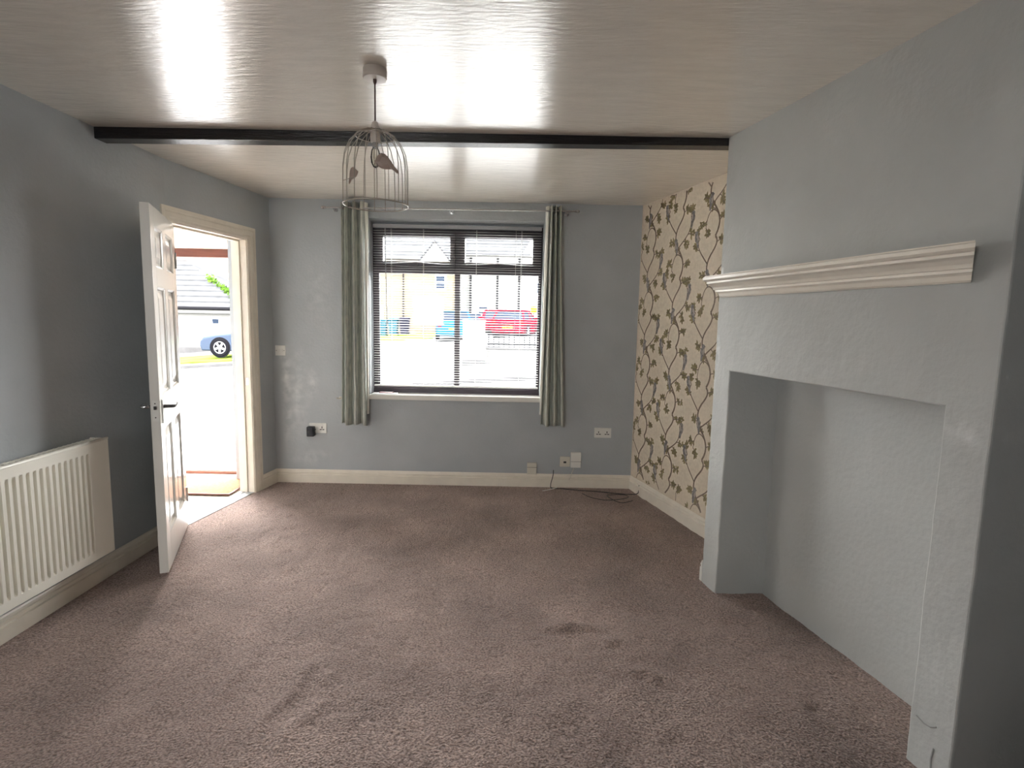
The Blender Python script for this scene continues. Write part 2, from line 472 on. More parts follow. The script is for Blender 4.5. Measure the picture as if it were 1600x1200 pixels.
# ------------------------------------------------------------------ chimney breast
P0, P1 = (1.088, 2.962), (1.35, 1.69)
FC = frame(P0, P1)                    # x along the face towards the viewer, y into the wall
CW, CD = 1.434, 0.62
OU0, OU1, OZ, OD = 0.142, 1.287, 1.188, 0.25
bm = bmesh.new()
def q(*ps): bm.faces.new([bm.verts.new(p) for p in ps])
def sub_face(u0, u1, z0, z1, nu, nz, amp):
    """front plaster face, gently uneven"""
    for i in range(nu):
        for j in range(nz):
            a, b = u0 + (u1 - u0) * i / nu, u0 + (u1 - u0) * (i + 1) / nu
            c, d = z0 + (z1 - z0) * j / nz, z0 + (z1 - z0) * (j + 1) / nz
            pt = lambda u, z: (u, amp * noise.noise((u * 5, z * 5, 4)) + amp * .6 * noise.noise((u * 17, z * 15, 2)), z)
            q(pt(a, c), pt(b, c), pt(b, d), pt(a, d))
A_ = 0.0035
def ring(u, z): return A_
sub_face(0, OU0, -0.03, OZ, 6, 48, A_)
sub_face(OU1, CW, -0.03, OZ, 6, 48, A_)
sub_face(0, OU0, OZ, H + 0.02, 6, 40, A_)
sub_face(OU0, OU1, OZ, H + 0.02, 40, 40, A_)
sub_face(OU1, CW, OZ, H + 0.02, 6, 40, A_)
fy = lambda u, z: A_ * noise.noise((u * 5, z * 5, 4)) + A_ * .6 * noise.noise((u * 17, z * 15, 2))
# returns and opening reveals, sharing the wavy front edge
def strip(uf, zs, back):
    for j in range(len(zs) - 1):
        a, b = zs[j], zs[j + 1]
        q((uf, fy(uf, a), a), (back[0], back[1], a), (back[0], back[1], b), (uf, fy(uf, b), b))
zl = [-0.03 + (OZ + 0.03) * j / 48 for j in range(49)]
zu = [OZ + (H + 0.02 - OZ) * j / 40 for j in range(41)]
strip(0, zl, (0, CD)); strip(0, zu, (0, CD))
strip(CW, zl, (CW, CD)); strip(CW, zu, (CW, CD))
strip(OU0, zl, (OU0 + 0.05, OD)); strip(OU1, zl, (OU1 + 0.01, OD))
for i in range(40):
    a, b = OU0 + (OU1 - OU0) * i / 40, OU0 + (OU1 - OU0) * (i + 1) / 40
    q((a, fy(a, OZ), OZ), (b, fy(b, OZ), OZ), (b, OD, OZ), (a, OD, OZ))
q((OU0 + 0.05, OD, -0.03), (OU1 + 0.01, OD, -0.03), (OU1 + 0.01, OD, OZ), (OU0 + 0.05, OD, OZ))
q((OU0, OD, OZ), (OU0 + 0.05, OD, OZ), (OU0 + 0.05, OD, -0.03))
q((0, CD, -0.03), (0, CD, H + .02), (CW, CD, H + .02), (CW, CD, -0.03))
bmesh.ops.remove_doubles(bm, verts=bm.verts, dist=1e-4)
chim = obj('chimney_breast', bm, 'chimney', mw=FC, bevel=0.006, seg=2)
tagp(chim, 'grey plastered chimney breast with a wide bricked up fireplace recess', 'chimney breast', kind='structure')
# plaster cracks on the near pier
for k, pts in enumerate([[(1.31, .165), (1.335, .158), (1.36, .162), (1.378, .175)], [(1.375, .02), (1.372, .06), (1.376, .10)], [(1.40, .02), (1.415, .022), (1.43, .02)]]):
    b2 = bmesh.new(); tube(b2, [(u, fy(u, z) - 0.0005, z) for u, z in pts], 0.0028, 5)
    obj('plaster_crack', b2, 'crack', chim)

# mantel shelf moulding: stepped cornice with a mitre-cut near end
prof = [(0.0, 1.566), (-0.016, 1.566), (-0.022, 1.572), (-0.028, 1.586), (-0.036, 1.593), (-0.046, 1.593), (-0.046, 1.602), (-0.058, 1.604), (-0.064, 1.615),
        (-0.080, 1.628), (-0.098, 1.634), (-0.098, 1.643), (-0.112, 1.645), (-0.120, 1.652), (-0.120, 1.664), (-0.114, 1.668), (0.0, 1.668)]
ms = thing('mantel_shelf', 'cream painted stepped moulding mantel shelf on the chimney breast', 'mantel shelf', FC)
obj('moulding', extrude_profile(bmesh.new(), prof, 0.035, 1.325, 0.82), 'cream_gloss', ms)
obj('shelf_top', prism(bmesh.new(), [(0.035, 0), (1.322, 0), (1.415, -.112), (0.035, -.112)], 1.668, 1.672), 'cream_gloss', ms)

# ------------------------------------------------------------------ ceiling beam
bm = bmesh.new()
prism(bm, [(-2.215, 2.985), (1.12, 2.965), (1.12, 3.045), (-2.215, 3.075)], 0, 1)
for v in bm.verts:
    f = (v.co.x + 2.2) / 3.3
    v.co.z = (H - (0.058 - 0.020 * f)) if v.co.z < .5 else H + 0.03
o = obj('ceiling_beam', bm, 'beam', bevel=0.004)
tagp(o, 'black stained wooden beam across the ceiling', 'beam')

# ------------------------------------------------------------------ skirting boards
bprof = [(0.0, -0.03), (-0.022, -0.03), (-0.022, 0.066), (-0.013, 0.070), (-0.013, 0.077), (-0.018, 0.080), (-0.018, 0.088), (-0.012, 0.092), (-0.009, 0.102), (-0.004, 0.110), (0.0, 0.110)]
def skirting(name, fr, u0, u1, label):
    tagp(obj(name, extrude_profile(bmesh.new(), bprof, u0, u1), 'cream_gloss', mw=fr), label, 'skirting board', kind='structure')
skirting('baseboard_back', FB, 0.0, WALL_U, 'cream skirting board under the window')
skirting('baseboard_left', FL, 0.0, LEFT_U, 'cream skirting board below the radiator')
skirting('baseboard_doorway', FD, DU1 + 0.098, DOOR_U, 'short cream skirting board between doorway and window wall')
skirting('baseboard_right', FR, 0.0, 1.75, 'cream skirting board under the patterned wallpaper')
FCR = FC @ Matrix(((0, -1, 0, 0), (1, 0, 0, 0), (0, 0, 1, 0), (0, 0, 0, 1)))
b2 = extrude_profile(bmesh.new(), [(-y, z) for y, z in bprof], 0.0, 0.45)
tagp(obj('baseboard_chimney', b2, 'white_gloss', mw=FCR), 'white skirting board end on the far side of the chimney breast', 'skirting board', kind='structure')

# ------------------------------------------------------------------ wallpaper with printed branches, leaves and birds
wp = obj('wallpaper', bx(0.0, 1.80, -0.002, 0.0, 0.108, H - .001), 'wallpaper', wall_right)
tagp(wp, 'cream wallpaper printed with branches, leaves and birds')
rnd = random.Random(11)
PW, PH = 1.78, H
bb, bl_ = bmesh.new(), bmesh.new()
def inside(x, z): return 0.004 < x < PW and 0.112 < z < H - 0.004
def quadp(bmx, pts, y=-0.0028):
    if all(inside(p[0], p[1]) for p in pts): bmx.faces.new([bmx.verts.new((p[0], y, p[1])) for p in pts])
def ribbon(pts, w0, w1):
    w0 *= 1.25; w1 *= 1.35
    n = len(pts)
    for i in range(n - 1):
        a, b = pts[i], pts[i + 1]
        dx, dz = b[0] - a[0], b[1] - a[1]; L = math.hypot(dx, dz) or 1
        nx_, nz_ = -dz / L, dx / L
        wa = w0 + (w1 - w0) * i / n; wb = w0 + (w1 - w0) * (i + 1) / n
        quadp(bb, [(a[0] - nx_ * wa, a[1] - nz_ * wa), (a[0] + nx_ * wa, a[1] + nz_ * wa), (b[0] + nx_ * wb, b[1] + nz_ * wb), (b[0] - nx_ * wb, b[1] - nz_ * wb)])
def bez(p0, p1, p2, p3, n=12):
    out = []
    for i in range(n + 1):
        t = i / n; s = 1 - t
        out.append(tuple(s ** 3 * a + 3 * s * s * t * b + 3 * s * t * t * c + t ** 3 * d for a, b, c, d in zip(p0, p1, p2, p3)))
    return out
def leaf(x, z, a, L):
    c, s = math.cos(a), math.sin(a)
    pts = [(0, 0), (.35, .26), (.7, .20), (1, 0), (.7, -.20), (.35, -.26)]
    quadp(bl_, [(x + (px * c - pz * s) * L, z + (px * s + pz * c) * L) for px, pz in pts], -0.0026)
def cluster(x, z, a):
    for da in (-1.5, -.5, .5, 1.4): leaf(x, z, a + da + rnd.uniform(-.2, .2), rnd.uniform(.026, .042))
def twig(x, z, a, L, n=3):
    p3 = (x + math.cos(a) * L, z + math.sin(a) * L)
    p1 = (x + math.cos(a + .7) * L * .4, z + math.sin(a + .7) * L * .4)
    p2 = (x + math.cos(a - .3) * L * .75, z + math.sin(a - .3) * L * .75)
    c = bez((x, z), p1, p2, p3, 8)
    ribbon(c, .0030, .0018)
    for k in range(n):
        i = 3 + k * 5 // max(1, n)
        cluster(c[min(i, 8)][0] + rnd.uniform(-.008, .008), c[min(i, 8)][1] + rnd.uniform(-.008, .008), a + rnd.uniform(-.8, .8))
def bird(x, z, mir, tilt):
    body = [(-.006, -.062), (.006, -.062), (.012, -.025), (.021, -.005), (.022, .018), (.015, .034), (.017, .044), (.012, .055), (.002, .058), (-.009, .052), (-.017, .046), (-.011, .040), (-.010, .030), (-.016, .012), (-.014, -.012), (-.008, -.030)]
    breast = [(-.013, .010), (-.009, .028), (-.001, .026), (.002, .008), (-.003, -.014), (-.010, -.012)]
    c, s = math.cos(tilt), math.sin(tilt)
    body = [(a * 1.25, b) for a, b in body]; breast = [(a * 1.25, b) for a, b in breast]
    tr = lambda p: (x + mir * (p[0] * c - p[1] * s), z + p[0] * s + p[1] * c)
    if not all(inside(*tr(p)) for p in body): return
    b_ = bmesh.new()
    quadp(b_, [tr(p) for p in body], -0.0030)
    quadp(b_, [tr(p) for p in breast], -0.0034)
    o = obj('bird_print', b_, 'p_bird', wp)
    o.data.materials.append(M['p_bird2'])
    if len(o.data.polygons) > 1: o.data.polygons[1].material_index = 1
TW, TH = 0.40, 0.50
for ci in range(-1, 7):
    for ri in range(-2, 7):
        ox, oz = ci * TW, ri * TH + (TH / 2 if ci % 2 else 0)
        trunk = bez((ox + .20, oz), (ox + .34, oz + .18), (ox + .02, oz + .22), (ox + .16, oz + .38), 16)
        ribbon(trunk, .0064, .0050)
        f1 = bez(trunk[-1], (ox + .22, oz + .44), (ox + .24, oz + .47), (ox + .20, oz + TH), 8)
        ribbon(f1, .0050, .0060)
        f2 = bez(trunk[9], (ox + .24, oz + .28), (ox + .33, oz + .30), (ox + .31, oz + .42), 12)
        ribbon(f2, .0044, .0022)
        f3 = bez(trunk[14], (ox + .05, oz + .40), (ox - .02, oz + .46), (ox + .03, oz + .50), 12)
        ribbon(f3, .0042, .0022)
        arch = bez(trunk[5], (ox + .16, oz + .21), (ox + .10, oz + .17), (ox + .09, oz + .06), 10)
        ribbon(arch, .0040, .0022)
        for (x, z, a, L) in ((f2[6][0], f2[6][1], .2, .09), (f2[12][0], f2[12][1], 1.2, .08), (f3[6][0], f3[6][1], 2.6, .08), (f3[12][0], f3[12][1], 1.9, .08),
                             (arch[8][0], arch[8][1], 3.4, .07), (trunk[3][0], trunk[3][1], .5, .09), (trunk[11][0], trunk[11][1], 3.0, .08), (arch[10][0], arch[10][1], -1.2, .07), (trunk[7][0], trunk[7][1], 2.5, .09), (f2[3][0], f2[3][1], -.6, .08), (f1[4][0], f1[4][1], .3, .09)):
            twig(x, z, a + rnd.uniform(-.3, .3), L, 3)
        bird(f2[9][0] + .022, f2[9][1] + .055, 1, -.15)
        bird(f3[8][0] - .018, f3[8][1] + .05, -1, -.25)
        bird(arch[5][0], arch[5][1] + .065, 1 if ri % 2 else -1, .2)
for nm, b_, m_ in (('branch_print', bb, 'p_branch'), ('leaf_print', bl_, 'p_leaf')):
    tagp(obj(nm, b_, m_, wp), kind='stuff')

# ------------------------------------------------------------------ window
win = thing('window_1', 'dark brown framed window with two top lights and two lower panes', 'window', FB, kind='structure')
Y0, Y1 = 0.135, 0.195
fz0, fz1 = 0.77, 2.205
PU = [(0.905, 1.475, 1.90, 2.105), (1.60, 2.175, 1.90, 2.105), (0.868, 1.512, 0.835, 1.80), (1.560, 2.228, 0.835, 1.80)]
def fbox(name, x0, x1, z0, z1, y0=Y0, y1=Y1, m='frame_wood', bev=0.004): return obj(name, bx(x0, x1, y0, y1, z0, z1), m, win, bevel=bev)
fbox('frame_head', W0 - .01, W1 + .01, 2.140, fz1 + .03)
fbox('frame_sill', W0 - .01, W1 + .01, fz0, 0.818)
fbox('frame_jamb', W0 - .01, 0.855, 0.818, 2.14)
fbox('frame_jamb', 2.232, W1 + .01, 0.818, 2.14)
fbox('mullion', 1.516, 1.556, 0.818, 2.14)
fbox('transom', 0.855, 1.516, 1.805, 1.862)
fbox('transom', 1.556, 2.232, 1.805, 1.862)
for (a, b, c, d) in PU[:2]:
    l, r = (0.855, 1.516) if a < 1.5 else (1.556, 2.232)
    sash = bmesh.new()
    box(sash, l, a, Y0 - .02, Y0 + .04, 1.862, 2.14); box(sash, b, r, Y0 - .02, Y0 + .04, 1.862, 2.14)
    box(sash, a, b, Y0 - .02, Y0 + .04, d, 2.14); box(sash, a, b, Y0 - .02, Y0 + .04, 1.862, c)
    s_ = obj('sash', sash, 'frame_wood', win)
    uh = (a + b) / 2
    obj('window_handle', box(bx(uh - .015, uh + .015, Y0 - .045, Y0 - .02, 1.868, 1.885), uh - .075, uh + .01, Y0 - .052, Y0 - .04, 1.870, 1.884), 'dark_metal', s_)
for (a, b, c, d) in PU:
    obj('pane', bx(a - .01, b + .01, Y0 + .025, Y0 + .029, c - .01, d + .01), 'glass', win)
for (a, b, c, d) in PU[2:]:
    bead = bmesh.new()
    l, r = (0.855, 1.516) if a < 1.5 else (1.556, 2.232)
    if l < a: box(bead, l, a, Y0 + .005, Y0 + .025, .818, 1.805)
    if b < r: box(bead, b, r, Y0 + .005, Y0 + .025, .818, 1.805)
    box(bead, a, b, Y0 + .005, Y0 + .025, .818, c)
    obj('glazing_bead', bead, 'frame_wood', win)
# unseen window added behind the viewer as fill light for the room
wr_ = thing('fill_window', 'white framed window added for fill light in the wall behind the viewer', 'window', T(-1.15, REAR - .08, 0), kind='structure')
for a in ((-.9, -.2, 1.25, 1.285), (-.9, -.2, 1.865, 1.9), (-.9, -.865, 1.285, 1.865), (-.235, -.2, 1.285, 1.865)): obj('frame_bar', bx(a[0], a[1], -.03, .03, a[2], a[3]), 'white_gloss', wr_)
obj('pane', bx(-.865, -.235, -.002, .002, 1.285, 1.865), 'glass', wr_)
# sill board
tagp(obj('trim_1', bx(W0 - .005, W1 + .005, -0.022, 0.14, 0.733, 0.775), 'white_gloss', mw=FB, bevel=0.005), 'white painted window sill board', 'window sill', kind='structure')

# ------------------------------------------------------------------ venetian blind
vb = thing('venetian_blind', 'white venetian blind with open slats across the window', 'blind', FB @ T(0, 0.075, 0))
B0, B1 = 0.835, 2.243
obj('headrail', bx(B0, B1, -0.018, 0.018, 2.168, 2.198), mat('headrail_grey', (0.33, 0.34, 0.36), 0.35), vb, bevel=0.003)
handles = [(PU[0][0] + PU[0][1]) / 2, (PU[1][0] + PU[1][1]) / 2]
def slat_mesh(bumps=0.0):
    b_ = bmesh.new()
    n = 2 if bumps == 0 else 40
    prof = [(-0.0125, -0.0009), (-0.004, 0.0009), (0.004, 0.0012), (0.0125, 0.0002)]
    prev = None
    for i in range(n + 1):
        x = B0 + (B1 - B0) * i / n
        dz = sum(bumps * max(0, 1 - abs(x - h) / 0.22) for h in handles)
        ring_ = [b_.verts.new((x, y, z + dz)) for y, z in prof] + [b_.verts.new((x, y, z + dz - 0.0007)) for y, z in reversed(prof)]
        if prev:
            for k in range(8): b_.faces.new((prev[k], prev[(k + 1) % 8], ring_[(k + 1) % 8], ring_[k]))
        else: b_.faces.new(ring_)
        prev = ring_
    b_.faces.new(prev[::-1])
    return b_
slat0 = None
z = 2.148; pitch_s = 0.0205
while z > 0.865:
    near = -0.004 < (z - 1.875) < 0.018
    below = -0.024 < (z - 1.875) <= -0.004
    if near or below:
        obj('slat', slat_mesh(0.013 if near else -0.008), 'slat', vb, mw=T(0, 0, z))
    elif slat0 is None:
        slat0 = obj('slat', slat_mesh(), 'slat', vb, mw=T(0, 0, z))
    else:
        share(slat0, 'slat', vb, T(0, 0, z))
    z -= pitch_s
obj('bottom_rail', bx(B0, B1, -0.012, 0.012, 0.838, 0.852), 'slat', vb, bevel=0.003)
for u in (0.985, 1.255, 1.70, 2.075):
    for y in (-0.0135, 0.0135):
        obj('ladder_cord', tube(bmesh.new(), [(u, y, 0.84), (u, y, 2.17)], 0.0009, 5), 'slat', vb)
obj('tilt_wand', tube(bmesh.new(), [(0.940, -0.026, 2.165), (0.942, -0.027, 1.9), (0.951, -0.027, 1.345)], 0.0035, 8), mat('wand_clear_grey', (0.35, 0.36, 0.38), 0.2), vb)
for du in (0, .05):
    obj('pull_cord', tube(bmesh.new(), [(2.03 + du, -0.022, 2.165), (2.032 + du, -0.023, 1.35)], 0.0012, 5), 'slat', vb)

# ------------------------------------------------------------------ curtain pole and curtains
cp = thing('curtain_pole', 'slim metal curtain pole above the window', 'curtain pole', FB @ T(0, -0.075, 2.302))
obj('rod', tube(bmesh.new(), [(0.49, 0, -0.006), (2.50, 0, 0.004)], 0.0065, 10), 'chrome', cp)
for u, s in ((0.49, -1), (2.50, 1)):
    obj('finial', lathe(bmesh.new(), [(0.006, 0), (0.011, .004), (0.011, .012), (0.014, .02), (.011, .034), (.003, .04)] if s > 0 else [(0.006, 0), (0.011, -.004), (0.011, -.012), (0.014, -.02), (.011, -.034), (.003, -.04)], 12, (u, 0, -0.006 if s < 0 else 0.004), 'X'), 'chrome', cp)
for u in (0.55, 1.50, 2.44):
    b_ = bmesh.new(); tube(b_, [(u, 0.075, -0.01), (u, 0.02, -0.012), (u, 0.0, -0.008)], 0.006, 8); lathe(b_, [(.018, .070), (.018, .076)], 12, (u, 0, -0.01), 'Y')
    obj('bracket', b_, 'chrome', cp)

def curtain(name, label, tops, bots, nfold, lin_side, z0=0.525, z1=2.345):
    root = thing(name, label, 'curtain', FB @ T(0, -0.075, 0), 'eyelet curtains at the window')
    b_ = bmesh.new()
    uvl = b_.loops.layers.uv.new('UVMap')
    nu, nz = nfold * 16, 30
    g = []
    for j in range(nz + 1):
        t = j / nz
        zz = z1 + (z0 - z1) * t
        a = tops[0] + (bots[0] - tops[0]) * t ** 1.3; b = tops[1] + (bots[1] - tops[1]) * t ** 1.3
        row = []
        for i in range(nu + 1):
            s = i / nu
            ph = s * nfold * 2 * math.pi
            amp = 0.040 + 0.004 * math.sin(3 * t + i * .05)
            x = a + (b - a) * s + 0.010 * math.sin(2 * ph + 1 + t) * (0.4 + t * .5) * (b - a) * 2
            y = amp * math.sin(ph + 0.35 * math.sin(2.2 * t + s * 3))
            zb = zz + (0.006 * math.sin(ph * .5 + 1) if j == nz else 0)
            row.append((b_.verts.new((x, y, zb)), s * nfold * 0.28, zz))
        g.append(row)
    for j in range(nz):
        for i in range(nu):
            vs = (g[j][i], g[j][i + 1], g[j + 1][i + 1], g[j + 1][i])
            f = b_.faces.new([v[0] for v in vs])
            for lp, v in zip(f.loops, vs): lp[uvl].uv = (v[1], v[2])
    o = obj('drape', b_, 'curtain', root, smooth=True)
    sm = o.modifiers.new('thick', 'SOLIDIFY'); sm.thickness = 0.004
    # pale lining that shows as the inner leading edge turned towards the glass
    b_ = bmesh.new()
    prev = None
    for j in range(nz + 1):
        t = j / nz; zz = z1 + (z0 + 0.09 - z1) * t
        e0 = (tops[1] + (bots[1] - tops[1]) * t ** 1.3) if lin_side > 0 else (tops[0] + (bots[0] - tops[0]) * t ** 1.3)
        pts = [(e0 - lin_side * 0.004, 0.004 + .004 * math.sin(9 * t)), (e0 + lin_side * 0.012, 0.010 + .006 * math.sin(7 * t + 1)), (e0 + lin_side * (0.022 - .012 * t), 0.040), (e0 + lin_side * (.014 - .012 * t), 0.058)]
        row = [b_.verts.new((x, y, zz)) for x, y in pts]
        if prev:
            for k in range(3): b_.faces.new((prev[k], prev[k + 1], row[k + 1], row[k]))
        prev = row
    l_ = obj('lining', b_, 'lining', root, smooth=True)
    sm = l_.modifiers.new('thick', 'SOLIDIFY'); sm.thickness = 0.002
    for k in range(nfold * 2):
        u = tops[0] + (tops[1] - tops[0]) * (k + .5) / (nfold * 2)
        b_ = bmesh.new()
        tube(b_, [(u, 0.022 * math.cos(a), 2.302 + 0.022 * math.sin(a)) for a in [2 * math.pi * i / 16 for i in range(16)]], 0.0035, 6, closed=True)
        obj('eyelet', b_, 'chrome', root)
    return root
curtain('curtain', 'sage grey patterned eyelet curtain left of the window, above the black charger', (0.612, 0.800), (0.588, 0.805), 3, 1)
curtain('curtain', 'sage grey patterned eyelet curtain right of the window, the narrower of the pair', (2.290, 2.392), (2.268, 2.462), 3, -1, z0=0.545)

th = thing('tieback_hook', 'small cream curtain tieback hook left of the curtain', 'hook', FB @ T(0.565, 0, 0.738))
obj('base', bx(-.012, .012, -.006, 0, -.012, .012), 'old_plastic', th)
obj('hook', tube(bmesh.new(), [(0, -.004, 0), (0, -.035, -.002), (-.012, -.045, 0), (-.024, -.035, .004)], .0045, 8), 'old_plastic', th)
# things lying on the sill
def slab(name, m, lab, cat, cx, cy, z, wx, wy, t, rot):
    return tagp(obj(name, bx(-wx / 2, wx / 2, -wy / 2, wy / 2, 0, t), m, mw=FB @ T(cx, cy, z) @ RZ(rot)), lab, cat)
slab('leaflet', 'paper', 'white and pale blue leaflet lying on the window sill', 'leaflet', 0.935, 0.040, 0.775, 0.21, 0.10, 0.006, 0.10)
slab('booklet', 'redcover', 'dark red booklet lying on top of the leaflet', 'booklet', 0.94, 0.055, 0.781, 0.115, 0.05, 0.007, -0.05)

# ------------------------------------------------------------------ sockets, switch, boxes, cables on the window wall
def plate(name, label, cat, u, z, w, h, m='white_plastic', t=0.009, mw=None):
    r = thing(name, label, cat, (mw or FB) @ T(u, 0, z))
    obj('face_plate', bx(-w / 2, w / 2, -t, 0, -h / 2, h / 2), m, r, bevel=0.003)
    return r
def outlet(r, du, rocker=True):
    for (dx, dz, w, h) in ((0, .006, .0035, .0085), (-.011, -.012, .0085, .0035), (.011, -.012, .0085, .0035)):
        obj('pin_hole', bx(du + dx - w, du + dx + w, -.0095, -.0085, dz - h, dz + h), 'dark_hole', r)
    if rocker:
        obj('rocker', bx(du - .007, du + .007, -.013, -.008, .019, .035), 'white_plastic', r, bevel=.001)
sw = plate('light_switch', 'white square light switch near the doorway corner', 'switch', 0.064, 1.132, 0.086, 0.086)
for dx in (-.014, .014): obj('rocker', bx(dx - .006, dx + .006, -.014, -.008, -.012, .012), 'white_plastic', sw, bevel=.001)
for dx in (-.032, .032): obj('screw', lathe(bmesh.new(), [(.003, -.0098), (.003, -.0085)], 8, (dx, 0, 0), 'Y'), 'dark_hole', sw)
s1 = plate('wall_socket', 'white double wall socket with the black charger plugged in', 'socket', 0.366, 0.474, 0.146, 0.086)
outlet(s1, -.036); outlet(s1, .036)
s2 = plate('wall_socket', 'white double wall socket near the patterned wallpaper', 'socket', 2.806, 0.480, 0.146, 0.086)
outlet(s2, -.036); outlet(s2, .036)
ch = thing('plug_charger', 'black plug-in charger in the double socket', 'charger', FB @ T(0.316, -0.009, 0.45))
obj('body', bx(-.030, .030, -.052, 0, -.043, .043), 'black_plastic', ch, bevel=.008, seg=3)
obj('face_panel', bx(-.022, .022, -.0535, -.051, -.033, .033), mat('charger_face', (0.02, .022, .03), .25), ch, bevel=.002)
jb = plate('junction_box', 'small yellowed plate beside the taller phone box', 'junction box', 2.489, 0.222, 0.088, 0.088, 'old_plastic', 0.014)
obj('socket_slot', bx(-.012, .012, -.0150, -.0135, -.012, .004), 'dark_hole', jb)
pb = plate('phone_box', 'taller cream phone box next to the yellowed plate', 'phone box', 2.582, 0.240, 0.088, 0.130, 'white_plastic', 0.030)
obj('seam', bx(-.044, .044, -.0308, -.0295, -.012, -.010), 'dark_hole', pb)
rb = plate('telephone_socket', 'small cream box sitting on the skirting board below the curtain', 'phone socket', 2.206, 0.158, 0.082, 0.100, 'old_plastic', 0.028)
obj('seam', bx(-.041, .041, -.0288, -.0275, .012, .0145), 'dark_hole', rb)
def cable(label, pts, m='black_plastic', r=0.0035, mw=None, name='cable'):
    # smooth by catmull-rom
    P = [Vector(p) for p in pts]; out = []
    for i in range(len(P) - 1):
        p0, p1, p2, p3 = P[max(0, i - 1)], P[i], P[i + 1], P[min(len(P) - 1, i + 2)]
        for k in range(6):
            t = k / 6
            out.append(0.5 * ((2 * p1) + (p2 - p0) * t + (2 * p0 - 5 * p1 + 4 * p2 - p3) * t * t + (3 * p1 - p0 - 3 * p2 + p3) * t ** 3))
    out.append(P[-1])
    return tagp(obj(name, tube(bmesh.new(), out, r, 6), m, mw=mw, smooth=True), label, 'cable')
cable('black cable looping along the floor to the wallpaper corner', [(0.372, 4.635, 0.15), (0.368, 4.625, 0.10), (0.350, 4.610, 0.03), (0.36, 4.585, 0.004), (0.45, 4.575, .004), (0.587, 4.538, .004), (0.70, 4.525, .004), (0.80, 4.50, .004),
       (0.90, 4.47, .004), (0.99, 4.46, .004), (1.06, 4.47, .006), (1.075, 4.475, .03), (1.078, 4.485, .075)])
cable('thin black cable coiled on the carpet by the corner', [(0.60, 4.46, .004), (0.66, 4.36, .004), (0.76, 4.30, .004), (0.88, 4.32, .004), (0.97, 4.38, .004), (0.95, 4.44, .004), (0.85, 4.44, .004), (0.80, 4.40, .004), (0.88, 4.24, .004), (0.99, 4.30, .004)], r=0.0028)
cable('short white cable end lying in front of the skirting board', [(0.276, 4.50, .005), (0.33, 4.535, .006), (0.40, 4.59, .008)], 'white_plastic', 0.0035)
cable('grey lead hanging from the phone box', [(0.545, 4.632, .17), (0.53, 4.628, .13), (0.52, 4.622, .095), (.507, 4.615, .07)], 'old_plastic', 0.003)

# ------------------------------------------------------------------ radiator on the left wall
RU0, RU1 = 1.55 - REAR, 2.79 - REAR      # along the wall frame (its x starts at the rear wall)
rad = thing('radiator', 'white ribbed panel radiator on the grey wall beside the open door', 'radiator', FL)
Zb, Zt = 0.180, 0.782
Yf = -0.112
b_ = bmesh.new()
# pressed front panel with vertical flutes: one profile run in x, extruded in z
ribs_end = RU1 - 0.125
def flute(u):
    if u > ribs_end or u < RU0 + 0.1: return 0.0
    ph = ((ribs_end - u) / 0.0335) % 1.0
    tri = max(0.0, min(1.0, (0.5 - abs(ph - 0.5)) * 8 - 1.9))
    return 0.017 * tri
us = [RU0 + (RU1 - RU0) * i / 620 for i in range(621)]
zs = [Zb, Zb + 0.040, Zb + 0.056, Zt - 0.066, Zt - 0.050, Zt]
wt = [0, 0, 1, 1, 0, 0]
g = [[b_.verts.new((u, Yf + flute(u) * wt[j], zz)) for u in us] for j, zz in enumerate(zs)]
for j in range(len(zs) - 1):
    for i in range(len(us) - 1): b_.faces.new((g[j][i], g[j][i + 1], g[j + 1][i + 1], g[j + 1][i]))
fp = obj('front_panel', b_, 'radiator', rad, smooth=False)
sm = fp.modifiers.new('thick', 'SOLIDIFY'); sm.thickness = 0.004; sm.offset = 1
fp.modifiers['thick'].offset = -1
obj('back_panel', bx(RU0, RU1, -0.032, -0.022, Zb + 0.01, Zt - 0.004), 'radiator', rad, bevel=.004)
obj('top_roll', tube(bmesh.new(), [(RU0, Yf + .004, Zt), (RU1, Yf + .004, Zt)], 0.0075, 10), 'radiator', rad, smooth=True)
obj('side_panel', bx(RU1 - .004, RU1 + .002, Yf + .002, -0.022, Zb + .02, Zt), 'radiator', rad)
for k in range(2):
    y = -0.080 + k * 0.026
    obj('grille_bar', bx(RU0, RU1, y, y + 0.003, Zt - .004, Zt), 'radiator', rad)
gb = bmesh.new()
for k in range(44):
    u = RU0 + (RU1 - RU0) * (k + .5) / 44
    box(gb, u - .0025, u + .0025, -0.10, -0.030, Zt - .004, Zt - .001)
tagp(obj('grille_slats', gb, 'radiator', rad), kind='stuff')
fins = bmesh.new()
for k in range(60):
    u = RU0 + .03 + (RU1 - RU0 - .06) * k / 59
    box(fins, u - .0015, u + .0015, -0.096, -0.033, Zb + .04, Zt - .12)
tagp(obj('convector_fins', fins, 'radiator', rad), kind='stuff')
for u in (RU0 + .2, RU1 - .2): obj('wall_bracket', bx(u - .015, u + .015, -0.022, -.001, Zb + .05, Zt - .08), 'radiator', rad)

